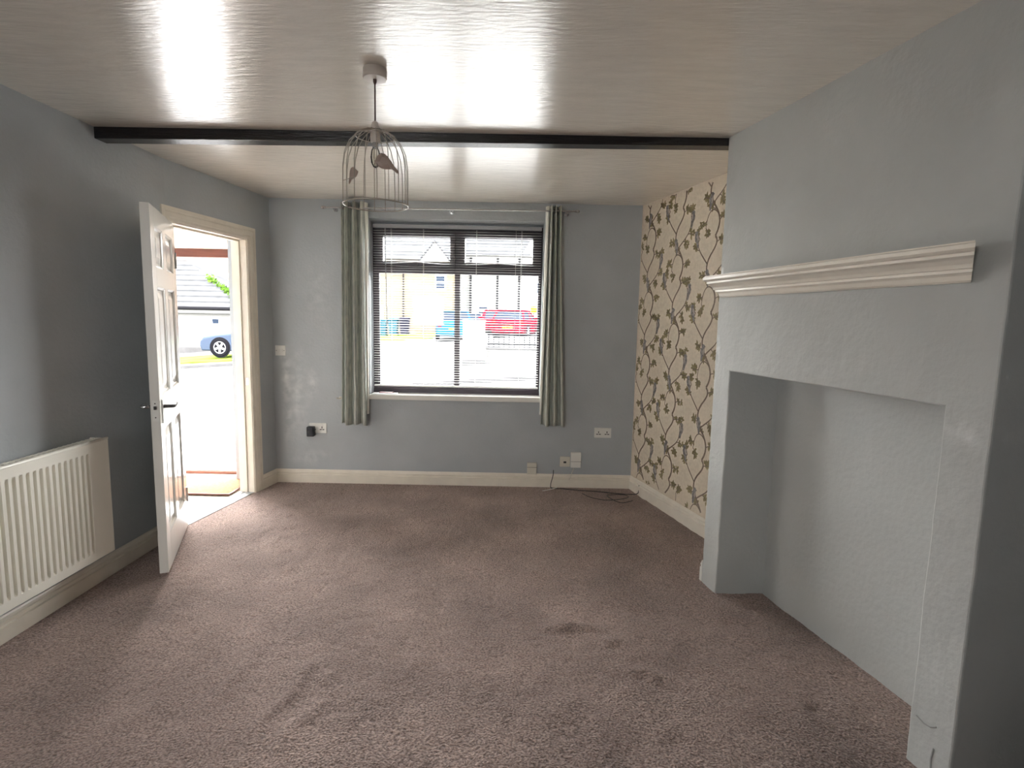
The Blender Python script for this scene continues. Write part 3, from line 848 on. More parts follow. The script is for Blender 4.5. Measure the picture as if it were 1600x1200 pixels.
# ------------------------------------------------------------------ doorway: lining, architrave and the open six panel door
dl = thing('door_frame', 'cream painted door lining and moulded architrave of the open doorway', 'door frame', FD)
obj('lining', bx(DU1, DU1 + .028, -0.004, 0.124, -0.01, DZ), 'cream_gloss', dl)
obj('lining', bx(DU0 - .028, DU0, -0.004, 0.124, -0.01, DZ), 'cream_gloss', dl)
obj('lining', bx(DU0 - .028, DU1 + .028, -0.004, 0.124, DZ, DZ + .028), 'cream_gloss', dl)
obj('door_stop', bx(DU1 - .013, DU1, 0.050, 0.085, 0, DZ - .013), 'cream_gloss', dl)
obj('door_stop', bx(DU0, DU0 + .013, 0.050, 0.085, 0, DZ - .013), 'cream_gloss', dl)
obj('door_stop', bx(DU0, DU1, 0.050, 0.085, DZ - .013, DZ), 'cream_gloss', dl)
aprof = [(0, 0), (-.010, 0), (-.014, .006), (-.014, .016), (-.019, .022), (-.019, .040), (-.016, .046), (-.021, .052), (-.021, .066), (0, .066)]   # (y, distance from opening)
aprof = [(y, d * 1.4) for y, d in aprof]
def architrave(pa, pb, outward):
    """mitred length between two points of the opening edge, in the wall plane"""
    b_ = bmesh.new()
    (ua, za, ma), (ub, zb, mb) = pa, pb
    A = [b_.verts.new((ua + outward[0] * d + ma[0] * d, y, za + outward[1] * d + ma[1] * d)) for y, d in aprof]
    B = [b_.verts.new((ub + outward[0] * d + mb[0] * d, y, zb + outward[1] * d + mb[1] * d)) for y, d in aprof]
    n = len(aprof)
    for i in range(n): b_.faces.new((A[i], A[(i + 1) % n], B[(i + 1) % n], B[i]))
    b_.faces.new(A[::-1]); b_.faces.new(B)
    return b_
e = 0.006
obj('architrave', architrave((DU1 + e, -0.01, (0, 0)), (DU1 + e, DZ + e, (0, 1)), (1, 0)), 'cream_gloss', dl)
obj('architrave', architrave((DU0 - e, -0.01, (0, 0)), (DU0 - e, DZ + e, (0, 1)), (-1, 0)), 'cream_gloss', dl)
obj('architrave', architrave((DU0 - e, DZ + e, (-1, 0)), (DU1 + e, DZ + e, (1, 0)), (0, 1)), 'cream_gloss', dl)
obj('strike_plate', bx(DU1 - .002, DU1 + .001, 0.012, 0.036, 0.87, 0.93), 'chrome', dl)
obj('threshold_strip', bx(DU0, DU1, 0.070, 0.095, -0.012, 0.004), 'chrome', dl, bevel=.002)

HINGE = Vector((-2.168, 3.590)); FREE = Vector((-1.866, 2.892))
FLEAF = frame(HINGE, FREE)          # local y>0 faces the room on the right
LW, LT, LZ0, LZ1 = 0.762, 0.044, 0.010, 1.985
door = thing('door_1', 'white gloss six panel door standing open against the dark wall', 'door', FLEAF, kind='structure')
zr = [LZ0, 0.205, 0.800, 0.985, 1.565, 1.670, 1.885, LZ1]
xr = [0, 0.105, 0.335, 0.427, 0.657, LW]
obj('stile', bx(0, xr[1], -LT, 0, LZ0, LZ1), 'white_gloss', door, bevel=.002)
obj('stile', bx(xr[4], LW, -LT, 0, LZ0, LZ1), 'white_gloss', door, bevel=.002)
for a, b in ((0, 1), (2, 3), (4, 5), (6, 7)): obj('rail', bx(xr[1], xr[4], -LT, 0, zr[a], zr[b]), 'white_gloss', door)
for a, b in ((1, 2), (3, 4), (5, 6)):
    obj('muntin', bx(xr[2], xr[3], -LT, 0, zr[a], zr[b]), 'white_gloss', door)
    for c in (1, 3):
        x0, x1, z0, z1 = xr[c], xr[c + 1], zr[a], zr[b]
        pb_ = bmesh.new()
        def lev(m, y): return [pb_.verts.new(p) for p in ((x0 + m, y, z0 + m), (x1 - m, y, z0 + m), (x1 - m, y, z1 - m), (x0 + m, y, z1 - m))]
        for sgn, yo in ((1, 0.0), (-1, -LT)):
            L0 = lev(0, yo - sgn * 0.001); L1 = lev(.010, yo - sgn * .006); L2 = lev(.016, yo - sgn * .014); L3 = lev(.026, yo - sgn * .014); L4 = lev(.058, yo - sgn * .005)
            for A, B in ((L0, L1), (L1, L2), (L2, L3), (L3, L4)):
                for k in range(4): pb_.faces.new((A[k], A[(k + 1) % 4], B[(k + 1) % 4], B[k]))
            pb_.faces.new(L4)
        obj('panel', pb_, 'white_gloss', door)
for s, yf in ((1, 0.0), (-1, -LT)):
    y0, y1 = sorted((yf, yf + s * 0.006))
    hp = obj('handle_plate', bx(LW - .085, LW - .043, y0, y1, 0.835, 0.985 - .02), 'white_plastic' if s > 0 else 'chrome', door, bevel=.002)
    lv = bmesh.new()
    zc = 0.925
    tube(lv, [(LW - .064, yf, zc), (LW - .064, yf + s * .045, zc), (LW - .066, yf + s * .052, zc), (LW - .085, yf + s * .055, zc), (LW - .13, yf + s * .055, zc + .002), (LW - .178, yf + s * .052, zc)], [.009, .009, .009, .009, .008, .0065], 10)
    obj('lever', lv, 'dark_metal' if s > 0 else 'chrome', hp, smooth=True)
obj('latch_plate', bx(LW, LW + .0015, -LT + .009, -.009, 0.855, 0.965), 'white_plastic', door)
obj('latch_bolt', bx(LW, LW + .010, -LT + .016, -.016, 0.918, 0.936), 'dark_metal', door)
for dz in (.875, .950): obj('latch_screw', lathe(bmesh.new(), [(.0035, LW + .0012), (.0035, LW + .0022)], 8, (0, -LT / 2, dz), 'X'), 'dark_metal', door)
for z_ in (0.22, 1.76): obj('hinge', box(bx(-.002, 0, -.040, -.004, z_ - .05, z_ + .05), -.008, .0, -.004, .006, z_ - .05, z_ + .05), 'chrome', door)

# ------------------------------------------------------------------ entrance lobby beyond the doorway
tagp(obj('floor_hall', bx(-3.40, -2.13, 2.9, 4.99, -0.06, -0.012), 'hall_floor'), 'pale laminate floor of the entrance lobby', 'floor', kind='structure')
tagp(obj('wall_hall_left', bx(-3.52, -3.40, 2.9, 5.0, -0.2, H + .1), 'porch_white'), 'white lobby wall', 'wall', kind='structure')
tagp(obj('wall_hall_rear', bx(-3.52, -2.3, 2.78, 2.9, -0.2, H + .1), 'porch_white'), 'white lobby end wall', 'wall', kind='structure')
tagp(obj('ceiling_hall', bx(-3.52, -2.0, 2.78, 5.0, H + .012, H + .1), 'porch_white'), 'white lobby ceiling', 'ceiling', kind='structure')
bm = grid_wall([-3.52, -3.30, -2.38, -2.02], [-0.3, -0.02, 2.27, H + .15], {(1, 1)}, 0.2)
tagp(obj('wall_hall_front', bm, 'porch_white', mw=T(0, 4.80, 0)), 'white house front around the entrance opening', 'wall', kind='structure')
ef = thing('entrance_frame', 'reddish brown timber entrance frame with a glazed light over the transom', 'door frame', T(0, 4.93, 0))
obj('jamb', bx(-3.30, -3.245, -.035, .035, 0, 2.27), 'mahogany', ef)
obj('jamb', bx(-2.435, -2.38, -.035, .035, 0, 2.27), 'mahogany', ef)
obj('head', bx(-3.245, -2.435, -.035, .035, 2.22, 2.27), 'mahogany', ef)
obj('transom', bx(-3.245, -2.435, -.035, .035, 1.915, 1.988), 'mahogany', ef)
obj('fanlight_pane', bx(-3.245, -2.435, -.002, .002, 1.988, 2.22), 'glass', ef)
sl = obj('sill', bx(-3.30, -2.38, -.07, .05, -0.03, 0.012), 'mahogany', ef)
obj('weather_bar', bx(-3.30, -2.38, -.055, -.030, 0.012, 0.020), 'chrome', sl)
dm = thing('door_mat', 'orange brown coir mat just inside the entrance', 'door mat', T(-2.66, 4.50, 0))
obj('mat_base', bx(-.425, .425, -.245, .245, -.004, .010), 'mat_coir', dm, bevel=.004)
obj('rim', box(box(box(bx(-.43, .43, -.25, -.242, -.004, .008), -.43, .43, .242, .25, -.004, .008), -.43, -.422, -.242, .242, -.004, .008), .422, .43, -.242, .242, -.004, .008), 'mahogany', dm)

# ------------------------------------------------------------------ birdcage pendant light
LX, LY = -0.553, 2.25
pl = thing('pendant_light', 'birdcage pendant light with two little birds hanging from the ceiling', 'pendant light', T(LX, LY, 0))
rs = obj('ceiling_rose', lathe(bmesh.new(), [(.044, H), (.046, H - .004), (.046, H - .034), (.043, H - .038), (.012, H - .039)], 32), 'rose', pl, smooth=False)
obj('cord_grip', lathe(bmesh.new(), [(.007, H - .038), (.007, H - .048), (.0035, H - .058)], 12), 'cord', rs)
obj('cord', tube(bmesh.new(), [(0, 0, H - .04), (0, 0, 2.16)], 0.003, 8), 'cord', pl)
obj('lamp_holder', lathe(bmesh.new(), [(.004, 2.186), (.012, 2.180), (.016, 2.165), (.017, 2.140), (.019, 2.138), (.019, 2.110), (.016, 2.105)], 20), 'rose', pl)
obj('bulb_cap', lathe(bmesh.new(), [(.012, 2.106), (.012, 2.088), (.010, 2.084)], 16), 'chrome', pl)
blb = obj('bulb', lathe(bmesh.new(), [(.010, 2.088), (.016, 2.074), (.019, 2.05), (.017, 2.03), (.009, 2.014), (.002, 2.010)], 20), 'bulb', pl, smooth=True)
obj('filament', tube(bmesh.new(), [(-.006, 0, 2.085), (-.007, 0, 2.05), (-.002, .004, 2.032), (.003, -.004, 2.05), (.007, 0, 2.033), (.006, 0, 2.085)], 0.0006, 5), 'chrome', blb)
R1, ZBt = 0.126, 1.868
NWIRE = 18
wire0 = None
for k in range(NWIRE):
    a = 2 * math.pi * (k + .3) / NWIRE
    if wire0 is None:
        pts = [(.018, 0, 2.153), (.045, 0, 2.147), (.075, 0, 2.128), (.100, 0, 2.100), (.117, 0, 2.060), (.1245, 0, 2.01), (R1, 0, 1.95), (R1, 0, ZBt)]
        wire0 = obj('cage_wire', tube(bmesh.new(), pts, 0.0016, 6), 'cage', pl, smooth=True, mw=RZ(a))
    else: share(wire0, 'cage_wire', pl, RZ(a))
def hoop(r, z, t): return tube(bmesh.new(), [(r * math.cos(2 * math.pi * i / 48), r * math.sin(2 * math.pi * i / 48), z) for i in range(48)], t, 8, closed=True)
obj('bottom_ring', hoop(R1, ZBt, .0026), 'cage', pl, smooth=True)
obj('upper_ring', hoop(.076, 2.1275, .0020), 'cage', pl, smooth=True)
obj('crown_ring', hoop(.018, 2.153, .0020), 'cage', pl, smooth=True)
def bird_cut(s, mirror, mw, tag_):
    P_ = [(-.052, -.014), (-.044, .004), (-.040, .020), (-.030, .033), (-.014, .035), (.004, .026), (.022, .010), (.036, -.004), (.060, -.020), (.066, -.032), (.054, -.032), (.030, -.022), (.010, -.028), (-.012, -.030), (-.032, -.024)]
    b_ = bmesh.new()
    n = len(P_)
    cx, cz = -.008, 0.002
    lay = []
    for (sc_, y) in ((1, -.0012), (.80, -.0055), (.45, -.0085)):
        lay.append([b_.verts.new(((cx + (x - cx) * sc_) * s * mirror, y * s * 1.4, (cz + (z - cz) * sc_) * s)) for x, z in P_])
    for A, B in zip(lay, lay[1:]):
        for i in range(n): b_.faces.new((A[i], A[(i + 1) % n], B[(i + 1) % n], B[i]))
    b_.faces.new(lay[-1])
    back = [b_.verts.new((x * s * mirror, .0012, z * s)) for x, z in P_]
    for i in range(n): b_.faces.new((lay[0][i], back[i], back[(i + 1) % n], lay[0][(i + 1) % n]))
    b_.faces.new(back[::-1])
    return obj('bird_figure', b_, 'bird', pl, mw=mw)
b1 = bird_cut(0.84, 1, T(.066, -.110, 2.002) @ Matrix.Rotation(.22, 4, 'Y') @ RZ(.15), 1)
b2_ = bird_cut(0.58, -1, T(-.074, -.06, 1.970) @ Matrix.Rotation(-.55, 4, 'Y') @ RZ(-.5), 2)
obj('perch_wire', tube(bmesh.new(), [(-.120, -.035, 1.952), (-.055, -.095, 1.952)], .0014, 6), 'cage', pl)

# ------------------------------------------------------------------ outdoors: street seen through window and entrance
def gz(x, y): return -0.06 + 0.0774 * x + 0.0235 * y
def ground_patch(name, m, poly, lift, lab, cat, kind='structure', t=0.05):
    b_ = bmesh.new()
    A = [b_.verts.new((x, y, gz(x, y) + lift)) for x, y in poly]
    B = [b_.verts.new((x, y, gz(x, y) + lift - t)) for x, y in poly]
    n = len(poly)
    b_.faces.new(A); b_.faces.new(B[::-1])
    for i in range(n): b_.faces.new((A[i], B[i], B[(i + 1) % n], A[(i + 1) % n]))
    return tagp(obj(name, b_, m), lab, cat, kind=kind)
ground_patch('road', 'tarmac', [(-60, 8.6), (40, 8.6), (40, 60), (-60, 60)], 0, 'grey tarmac street outside', 'road', t=.3)
ground_patch('pavement', 'paving', [(-60, 4.99), (40, 4.99), (40, 8.6), (-60, 8.6)], 0.10, 'pale concrete pavement in front of the house', 'pavement', t=.3)
ground_patch('back_yard', 'paving', [(-20, -20), (20, -20), (20, REAR - .15), (-20, REAR - .15)], 0, 'paved yard behind the house', 'yard', t=.3)
ground_patch('kerb_far', 'kerb', [(-30, 19.0), (-5.5, 19.0), (-5.5, 19.18), (-30, 19.18)], 0.10, 'far kerb of the street before the verge', 'kerb', t=.2)
ground_patch('kerb_near', 'kerb', [(-2.0, 11.0), (9, 11.0), (9, 11.14), (-2.0, 11.14)], 0.08, 'kerb line before the railings', 'kerb', t=.2)
ground_patch('verge', 'grass', [(-30, 21.3), (-9.0, 21.3), (-9.0, 25.5), (-30, 25.5)], 0.06, 'green grass verge in front of the bungalow', 'grass', kind='stuff', t=.1)
ground_patch('lawn', 'grass', [(-9.5, 30.0), (-4.4, 30.0), (-4.4, 38), (-9.5, 38)], 0.05, 'green and yellow grass in front of the stone house', 'grass', kind='stuff', t=.1)

# bungalow with a slate roof, seen through the entrance
bg_ = thing('bungalow', 'white bungalow with a low grey slate hipped roof beyond the entrance', 'house', T(-17, 30, gz(-17, 30)))
zb = gz(-17, 30)
def wz(z): return z - zb
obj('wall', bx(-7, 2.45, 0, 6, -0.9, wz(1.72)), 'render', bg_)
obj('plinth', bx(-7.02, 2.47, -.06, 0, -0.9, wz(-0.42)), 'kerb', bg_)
# hipped roof built from overlapping slate courses
eave_z, n_course = wz(1.72), 9
for k in range(n_course):
    t0_, t1_ = k / n_course, (k + 1) / n_course
    run = 3.3
    z0_, z1_ = eave_z + 2.75 * t0_, eave_z + 2.75 * t1_
    y0_, y1_ = -0.35 + run * t0_, -0.35 + run * t1_
    xr0, xr1 = 2.75 - 5.0 * t0_, 2.75 - 5.0 * t1_
    b_ = bmesh.new()
    v = [b_.verts.new(p) for p in ((-7.3, y0_, z0_ + .05), (xr0, y0_, z0_ + .05), (xr1, y1_ + .05, z1_ + .015), (-7.3, y1_ + .05, z1_ + .015), (-7.3, y0_, z0_ - .03), (xr0, y0_, z0_ - .03), (xr1, y1_ + .05, z1_ - .07), (-7.3, y1_ + .05, z1_ - .07))]
    for f in ((0, 1, 2, 3), (7, 6, 5, 4), (0, 4, 5, 1), (1, 5, 6, 2), (2, 6, 7, 3), (3, 7, 4, 0)): b_.faces.new([v[i] for i in f])
    obj('slate_course', b_, 'slate', bg_)
b_ = bmesh.new()
v = [b_.verts.new(p) for p in ((2.75, -.35, eave_z), (-2.25, 2.95, eave_z + 2.75), (2.75, 6.3, eave_z), (-7.3, 2.95, eave_z + 2.75), (-7.3, 6.3, eave_z))]
b_.faces.new((v[0], v[2], v[1])); b_.faces.new((v[1], v[2], v[4], v[3]))
obj('roof_end', b_, 'slate', bg_)
obj('gutter', tube(bmesh.new(), [(-7.3, -.42, eave_z - .03), (2.8, -.42, eave_z - .03)], .09, 8), 'iron', bg_)
obj('fascia', bx(-7.2, 2.65, -.36, -.30, eave_z - .28, eave_z - .02), 'render', bg_)
wnd = obj('window', bx(0.70, 1.15, -.05, .02, wz(0.85), wz(1.18)), 'porch_white', bg_)
obj('pane', bx(0.75, 1.10, -.06, -.04, wz(0.89), wz(1.14)), 'out_glass', wnd)
# brick house behind it
bh = thing('brick_house', 'pale red brick house rising behind the bungalow roof', 'house', T(-15.5, 42, gz(-15.5, 42)))
obj('wall', bx(-11, 3.5, 0, 7, -1.5, 9.5), 'brick', bh)
for (x, z) in ((-4.2, 5.5), (-1.6, 5.5)):
    f_ = obj('window', bx(x - .5, x + .5, -.06, .02, z - .6, z + .6), 'porch_white', bh)
    obj('pane', bx(x - .42, x + .42, -.08, -.05, z - .52, z + .52), 'out_glass', f_)
obj('roof', prism(bmesh.new(), [(-11.4, 9.4), (3.9, 9.4), (-3.7, 13)], -.4, 7.4, Matrix(((1, 0, 0, 0), (0, 0, 1, 0), (0, 1, 0, 0), (0, 0, 0, 1)))), 'slate', bh)
# ivy along the bungalow hip
rnd2 = random.Random(3)
b_ = bmesh.new()
for k in range(420):
    t = rnd2.random()
    x = -17 + 2.75 - 5.0 * t + rnd2.gauss(0, .10); y = 30 - .35 + 3.3 * t + rnd2.gauss(.05, .12)
    zz = 1.72 + 2.75 * t + abs(rnd2.gauss(.06, .10))
    if t > 0.62: continue
    s = rnd2.uniform(.07, .14); n_ = Vector((rnd2.gauss(0, 1), rnd2.gauss(-1, .6), rnd2.gauss(.6, .6))).normalized()
    e1 = n_.orthogonal().normalized(); e2 = n_.cross(e1); c_ = Vector((x, y, zz))
    b_.faces.new([b_.verts.new(c_ + d) for d in (e1 * s, e2 * s * .6, -e1 * s, -e2 * s * .6)])
tagp(obj('ivy', b_, 'leaf'), 'green ivy growing along the bungalow roof hip', 'ivy', kind='stuff')

def car(name, label, paint, loc, rz, L=3.9, W=1.70, Hc=1.42, wr=0.31, hatch=True, sc=1.0):
    """nose towards local +x"""
    root = thing(name, label, 'car', T(*loc) @ RZ(rz) @ Matrix.Scale(sc, 4))
    h = L / 2
    low = [(-h, .32), (-h - .02, .55), (-h + .03, .86), (-h + .10, .93), (-.1 * L, .95), (.19 * L, .94), (.36 * L, .86), (h - .12, .76), (h, .60), (h + .02, .40), (h - .05, .22), (-h + .08, .22)]
    arches = (.315 * L, -.32 * L)
    b_ = bmesh.new()
    # body: stations across the width with rounded flanks
    prev = None
    n = len(low)
    for (y, k, dz) in ((-W / 2, .965, .04), (-W / 2 + .05, 1.0, 0), (0, 1.012, -.02), (W / 2 - .05, 1.0, 0), (W / 2, .965, .04)):
        ring_ = [b_.verts.new((x * k, y, z - dz * (1 if z > .7 else -1) )) for x, z in low]
        if prev:
            for i in range(n): b_.faces.new((prev[i], prev[(i + 1) % n], ring_[(i + 1) % n], ring_[i]))
        else: b_.faces.new(ring_)
        prev = ring_
    b_.faces.new(prev[::-1])
    obj('body', b_, paint, root, bevel=.05, seg=3)
    cab_lo = [(-h + .10, .90), (.20 * L, .90)]
    cab_hi = [(-h + .42, Hc), (.02 * L, Hc)]
    b_ = bmesh.new()
    yl, yh = W / 2 - .06, W / 2 - .22
    lo = [b_.verts.new(p) for p in ((cab_lo[0][0], -yl, .90), (cab_lo[1][0], -yl, .90), (cab_lo[1][0], yl, .90), (cab_lo[0][0], yl, .90))]
    hi = [b_.verts.new(p) for p in ((cab_hi[0][0], -yh, Hc - .05), (cab_hi[1][0], -yh, Hc - .05), (cab_hi[1][0], yh, Hc - .05), (cab_hi[0][0], yh, Hc - .05))]
    for k in range(4): b_.faces.new((lo[k], lo[(k + 1) % 4], hi[(k + 1) % 4], hi[k]))
    b_.faces.new(hi); b_.faces.new(lo[::-1])
    obj('glasshouse', b_, 'out_glass', root, bevel=.03)
    obj('roof', bx(cab_hi[0][0] - .06, cab_hi[1][0] + .02, -yh - .02, yh + .02, Hc - .06, Hc), paint, root, bevel=.03, seg=2)
    for s in (-1, 1):
        for (xa, xb) in ((cab_lo[0][0], cab_hi[0][0]), (-.09 * L, -.09 * L + .03), (cab_lo[1][0], cab_hi[1][0])):
            obj('pillar', tube(bmesh.new(), [(xa, s * (yl + .005), .90), (xb, s * (yh + .005), Hc - .04)], .045, 6), paint, root)
    for ax in arches:
        for s in (-1, 1):
            a_ = bmesh.new(); lathe(a_, [(wr + .06, s * (W / 2 - .02)), (wr + .06, s * (W / 2 + .012))], 24, (ax, 0, wr), 'Y')
            obj('wheel_arch', a_, 'tyre', root)
            w_ = thing('wheel', None, None, Matrix()); w_.parent = root; w_.matrix_local = T(ax, s * (W / 2 - .05), wr)
            t_ = bmesh.new(); lathe(t_, [(wr * .68, -.09), (wr * .95, -.09), (wr, -.06), (wr, .06), (wr * .95, .09), (wr * .68, .09)], 24, (0, 0, 0), 'Y')
            obj('tyre', t_, 'tyre', w_)
            rim = bmesh.new(); lathe(rim, [(wr * .70, s * .075), (wr * .70, s * .092), (wr * .60, s * .092), (wr * .60, s * .075)], 24, (0, 0, 0), 'Y')
            for q_ in range(5):
                a0 = 2 * math.pi * q_ / 5 + .3
                box(rim, .03, wr * .66, s * .085 - .012, s * .085 + .012, -.045, .045, mx=Matrix.Rotation(a0, 4, 'Y'))
            lathe(rim, [(.06, s * .07), (.06, s * .10)], 12, (0, 0, 0), 'Y')
            obj('rim', rim, 'alloy', w_)
    for s in (-1, 1):
        obj('tail_lamp', bx(-h - .03, -h + .12, s * (W / 2 - .16) - .09, s * (W / 2 - .16) + .09, .66, .90), 'lamp_red', root, bevel=.02)
        obj('head_lamp', bx(h - .28, h - .01, s * (W / 2 - .22) - .15, s * (W / 2 - .22) + .15, .60, .74), 'alloy', root, bevel=.03)
        obj('wing_mirror', bx(.17 * L - .06, .17 * L + .06, s * (W / 2 + .06) - .08, s * (W / 2 + .06) + .08, .92, 1.05), paint, root, bevel=.03)
    obj('number_plate', bx(-h - .04, -h - .015, -.26, .26, .48, .60), 'plate', root)
    obj('rear_bumper', bx(-h - .06, -h + .05, -W / 2 + .06, W / 2 - .06, .26, .46), paint, root, bevel=.04)
    return root
car('car', 'dark slate blue car with alloy wheels parked on the verge beyond the entrance', 'suv', (-10.5, 23.4, gz(-10.5, 23.4) + .02), math.pi, L=4.5, W=1.85, Hc=1.62, wr=.36)
car('car', 'sky blue hatchback parked by the grass, seen from behind', 'blue_car', (-3.02, 28.2, gz(-3.0, 28)), math.pi / 2 + .12, L=3.8)
car('car', 'bright red hatchback behind the railings, the nearer of the two red cars', 'red_car', (0.20, 29.0, gz(.2, 29) - .12), math.pi / 2 - .25, L=3.8, Hc=1.38)
car('car', 'red car further back, partly hidden by the nearer red car', 'red_car', (-1.15, 34.5, gz(-1.1, 34.5) - .12), math.pi / 2 + .1, L=3.9, Hc=1.42)
car('car', 'silver car parked farthest up the street', 'silver_car', (-2.85, 40.0, gz(-2.9, 40) - .3), math.pi / 2, L=4.0, Hc=1.45)

def bin_(label, m, x, y, s=1.0):
    r = thing('wheelie_bin', label, 'bin', T(x, y, gz(x, y) + .08) @ Matrix.Scale(s, 4), 'bins by the stone house')
    b_ = bmesh.new()
    lo = [b_.verts.new(p) for p in ((-.22, -.26, .06), (.22, -.26, .06), (.22, .22, .06), (-.22, .22, .06))]
    hi = [b_.verts.new(p) for p in ((-.29, -.34, .98), (.29, -.34, .98), (.29, .34, .98), (-.29, .34, .98))]
    for k in range(4): b_.faces.new((lo[k], lo[(k + 1) % 4], hi[(k + 1) % 4], hi[k]))
    b_.faces.new(lo[::-1]); b_.faces.new(hi)
    obj('bin_body', b_, m, r, bevel=.02)
    obj('lid', extrude_profile(bmesh.new(), [(-.37, .98), (.37, .98), (.36, 1.05), (.1, 1.09), (-.37, 1.02)], -.30, .30), m, r)
    for s_ in (-1, 1): obj('wheel', lathe(bmesh.new(), [(.1, s_ * .20), (.1, s_ * .26)], 14, (0, .25, .1), 'X'), 'tyre', r)
bin_('pale blue wheelie bin beside the stone house, leftmost of three', 'bin_blue', -8.35, 35.5, 1.0)
bin_('pale blue wheelie bin between the other blue bin and the dark one', 'bin_blue', -7.65, 35.5, 1.0)
bin_('dark wheelie bin at the right end of the bins', 'bin_dark', -6.95, 35.5, 1.0)

# stone house across the street
sh = thing('stone_house', 'cream stone house with a slate roof and a small gable across the street', 'house', T(-8.5, 40, gz(-8.5, 40)))
z0h = gz(-8.5, 40)
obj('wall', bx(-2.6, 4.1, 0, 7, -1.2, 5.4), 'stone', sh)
nC = 9
for k in range(nC):
    t0_, t1_ = k / nC, (k + 1) / nC
    b_ = bmesh.new()
    za, zc_ = 5.3 + 2.6 * t0_, 5.3 + 2.6 * t1_
    ya, yb_ = -.35 + 3.6 * t0_, -.35 + 3.6 * t1_
    v = [b_.verts.new(p) for p in ((-2.75, ya, za + .06), (4.12, ya, za + .06), (4.12, yb_ + .06, zc_ + .01), (-2.75, yb_ + .06, zc_ + .01), (-2.75, ya, za - .03), (4.12, ya, za - .03), (4.12, yb_ + .06, zc_ - .08), (-2.75, yb_ + .06, zc_ - .08))]
    for f in ((0, 1, 2, 3), (7, 6, 5, 4), (0, 4, 5, 1), (1, 5, 6, 2), (2, 6, 7, 3), (3, 7, 4, 0)): b_.faces.new([v[i] for i in f])
    obj('slate_course', b_, 'slate', sh)
XZ = Matrix(((1, 0, 0, 0), (0, 0, 1, 0), (0, 1, 0, 0), (0, 0, 0, 1)))
obj('gable', prism(bmesh.new(), [(1.9, 5.2), (3.9, 5.2), (2.9, 6.5)], -.45, 1.6, XZ), 'render', sh)
for s in (-1, 1):
    obj('verge_board', tube(bmesh.new(), [(2.9, -.5, 6.58), (2.9 + s * 1.12, -.5, 5.15)], .06, 6), 'slate_dark', sh)
def outwin(root, x, z, w, h, m='out_glass', rows=2):
    f_ = obj('window', bx(x - w / 2 - .07, x + w / 2 + .07, -.07, .02, z - h / 2 - .07, z + h / 2 + .07), 'porch_white', root)
    for k in range(rows):
        a = z - h / 2 + h * k / rows; b = a + h / rows
        obj('pane', bx(x - w / 2, x + w / 2, -.09, -.06, a + .03, b - .03), m, f_)
outwin(sh, 3.25, 3.75, .62, .95)
dd = obj('door', bx(-1.6, -.8, -.06, .02, -.2, 2.0), 'mahogany', sh)
obj('downpipe', tube(bmesh.new(), [(.6, -.1, -.5), (.6, -.1, 5.2)], .05, 6), 'iron', sh)
obj('chimney_stack', bx(-2.9, -2.0, 2.8, 3.6, 7.2, 9.0), 'stone', sh)
# white terrace up the street
wt_ = thing('white_terrace', 'white rendered terrace with dark downpipes behind the parked cars', 'house', T(-1.0, 44, gz(-1, 44)))
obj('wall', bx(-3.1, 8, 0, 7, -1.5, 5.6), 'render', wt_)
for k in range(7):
    t0_, t1_ = k / 7, (k + 1) / 7
    b_ = bmesh.new()
    za, zc_ = 5.5 + 2.3 * t0_, 5.5 + 2.3 * t1_
    ya, yb_ = -.35 + 3.6 * t0_, -.35 + 3.6 * t1_
    xa, xb_ = 2.2 + .9 * t0_, 2.2 + .9 * t1_
    v = [b_.verts.new(p) for p in ((-3.3, ya, za + .06), (xa, ya, za + .06), (xb_, yb_ + .06, zc_ + .01), (-3.3, yb_ + .06, zc_ + .01), (-3.3, ya, za - .03), (xa, ya, za - .03), (xb_, yb_ + .06, zc_ - .08), (-3.3, yb_ + .06, zc_ - .08))]
    for f in ((0, 1, 2, 3), (7, 6, 5, 4), (0, 4, 5, 1), (1, 5, 6, 2), (2, 6, 7, 3), (3, 7, 4, 0)): b_.faces.new([v[i] for i in f])
    obj('slate_course', b_, 'slate', wt_)
obj('end_gable', prism(bmesh.new(), [(1.5, 5.4), (6.5, 5.4), (6.5, 8.2), (3.2, 8.2)], -.2, 5, XZ), 'render', wt_)
for x in (-2.4, -.3, 1.4): obj('downpipe', tube(bmesh.new(), [(x, -.12, .3), (x, -.12, 5.3)], .09, 6), 'iron', wt_)
outwin(wt_, 3.2, 3.0, .8, .9)
outwin(wt_, -1.4, 1.2, .7, .6)

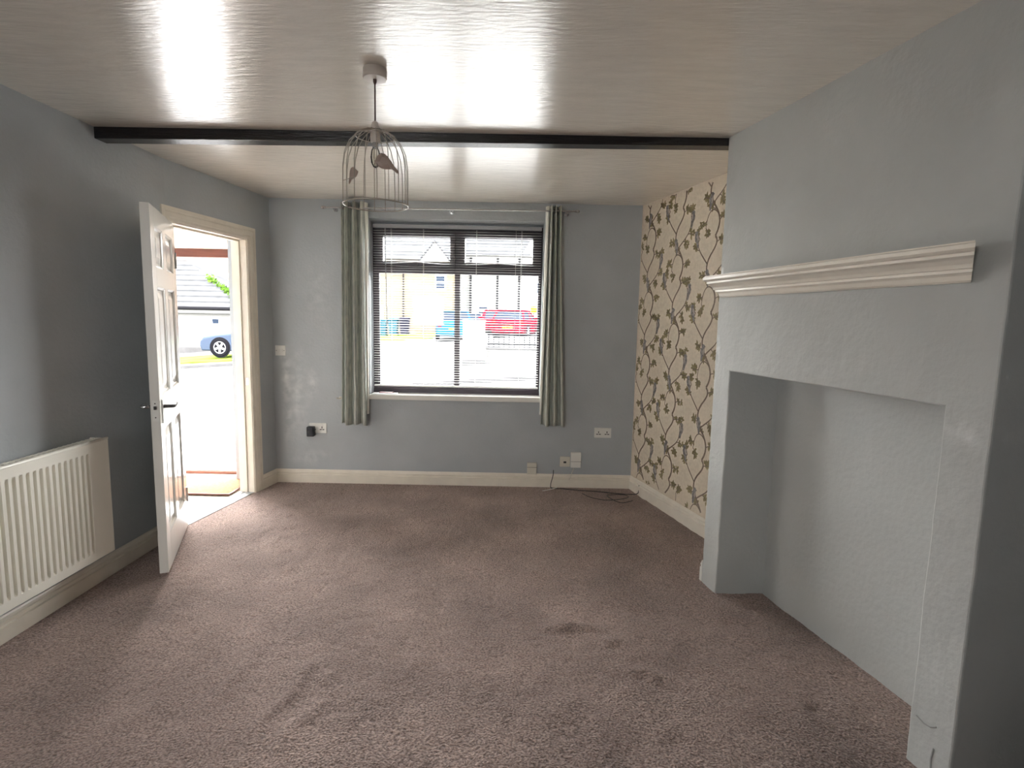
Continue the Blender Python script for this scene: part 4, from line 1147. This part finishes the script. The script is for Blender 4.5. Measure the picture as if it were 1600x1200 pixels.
# railings on a low wall, gate pier, yellow sign, lamp post
rl = thing('railing_wall', 'low white wall with black iron railings across the street', 'railings', T(0, 15, 0))
obj('wall', bx(-.72, 5.0, 0, .25, -.2, .62), 'render', rl)
obj('coping', bx(-.74, 5.02, -.04, .29, .62, .68), 'kerb', rl)
for z_ in (.76, 1.02, 1.30): obj('rail', bx(-.70, 5.0, .11, .14, z_ - .022, z_ + .022), 'iron', rl)
bar0 = None
for k in range(40):
    x = -.66 + .14 * k
    if bar0 is None: bar0 = obj('bar', tube(bmesh.new(), [(0, .125, .68), (0, .125, 1.33)], .015, 6), 'iron', rl, mw=T(x, 0, 0))
    else: share(bar0, 'bar', rl, T(x, 0, 0))
gp = thing('gate_pier', 'white rendered gate pier at the end of the railings', 'pier', T(-1.04, 14.8, 0))
obj('shaft', bx(-.29, .29, -.14, .14, -.1, 1.34), 'render', gp)
obj('cap', bx(-.31, .31, -.16, .16, 1.34, 1.40), 'render', gp)
obj('base', bx(-.30, .30, -.15, .15, -.1, .36), 'kerb', gp)
sg = thing('yellow_sign', 'small yellow sign on a post up the street', 'sign', T(1.22, 33.5, gz(1.22, 33.5)))
obj('post', tube(bmesh.new(), [(0, 0, -.2), (0, 0, 1.45)], .03, 6), 'iron', sg)
obj('panel', bx(-.18, .18, -.04, -.02, 1.00, 1.40), 'sign', sg)

# daylight portals (sampling helpers for the sky light through the openings)
def portal(name, mw, w_, h_):
    ld = bpy.data.lights.new(name, 'AREA'); ld.shape = 'RECTANGLE'; ld.size = w_; ld.size_y = h_
    ld.cycles.is_portal = True
    o = bpy.data.objects.new(name, ld); C.objects.link(o); o.matrix_world = mw
    return o
portal('window_daylight', FB @ T((W0 + W1) / 2, 0.28, (WZ0 + WZ1) / 2) @ Matrix.Rotation(-math.pi / 2, 4, 'X'), W1 - W0, WZ1 - WZ0)
portal('entrance_daylight', T(-2.84, 5.0, 1.12) @ Matrix.Rotation(-math.pi / 2, 4, 'X'), .92, 2.3)
portal('fill_window_portal', T(-1.70, REAR - .14, 1.575) @ Matrix.Rotation(math.pi / 2, 4, 'X'), .7, .65)  # portal of the fill window added behind the viewer
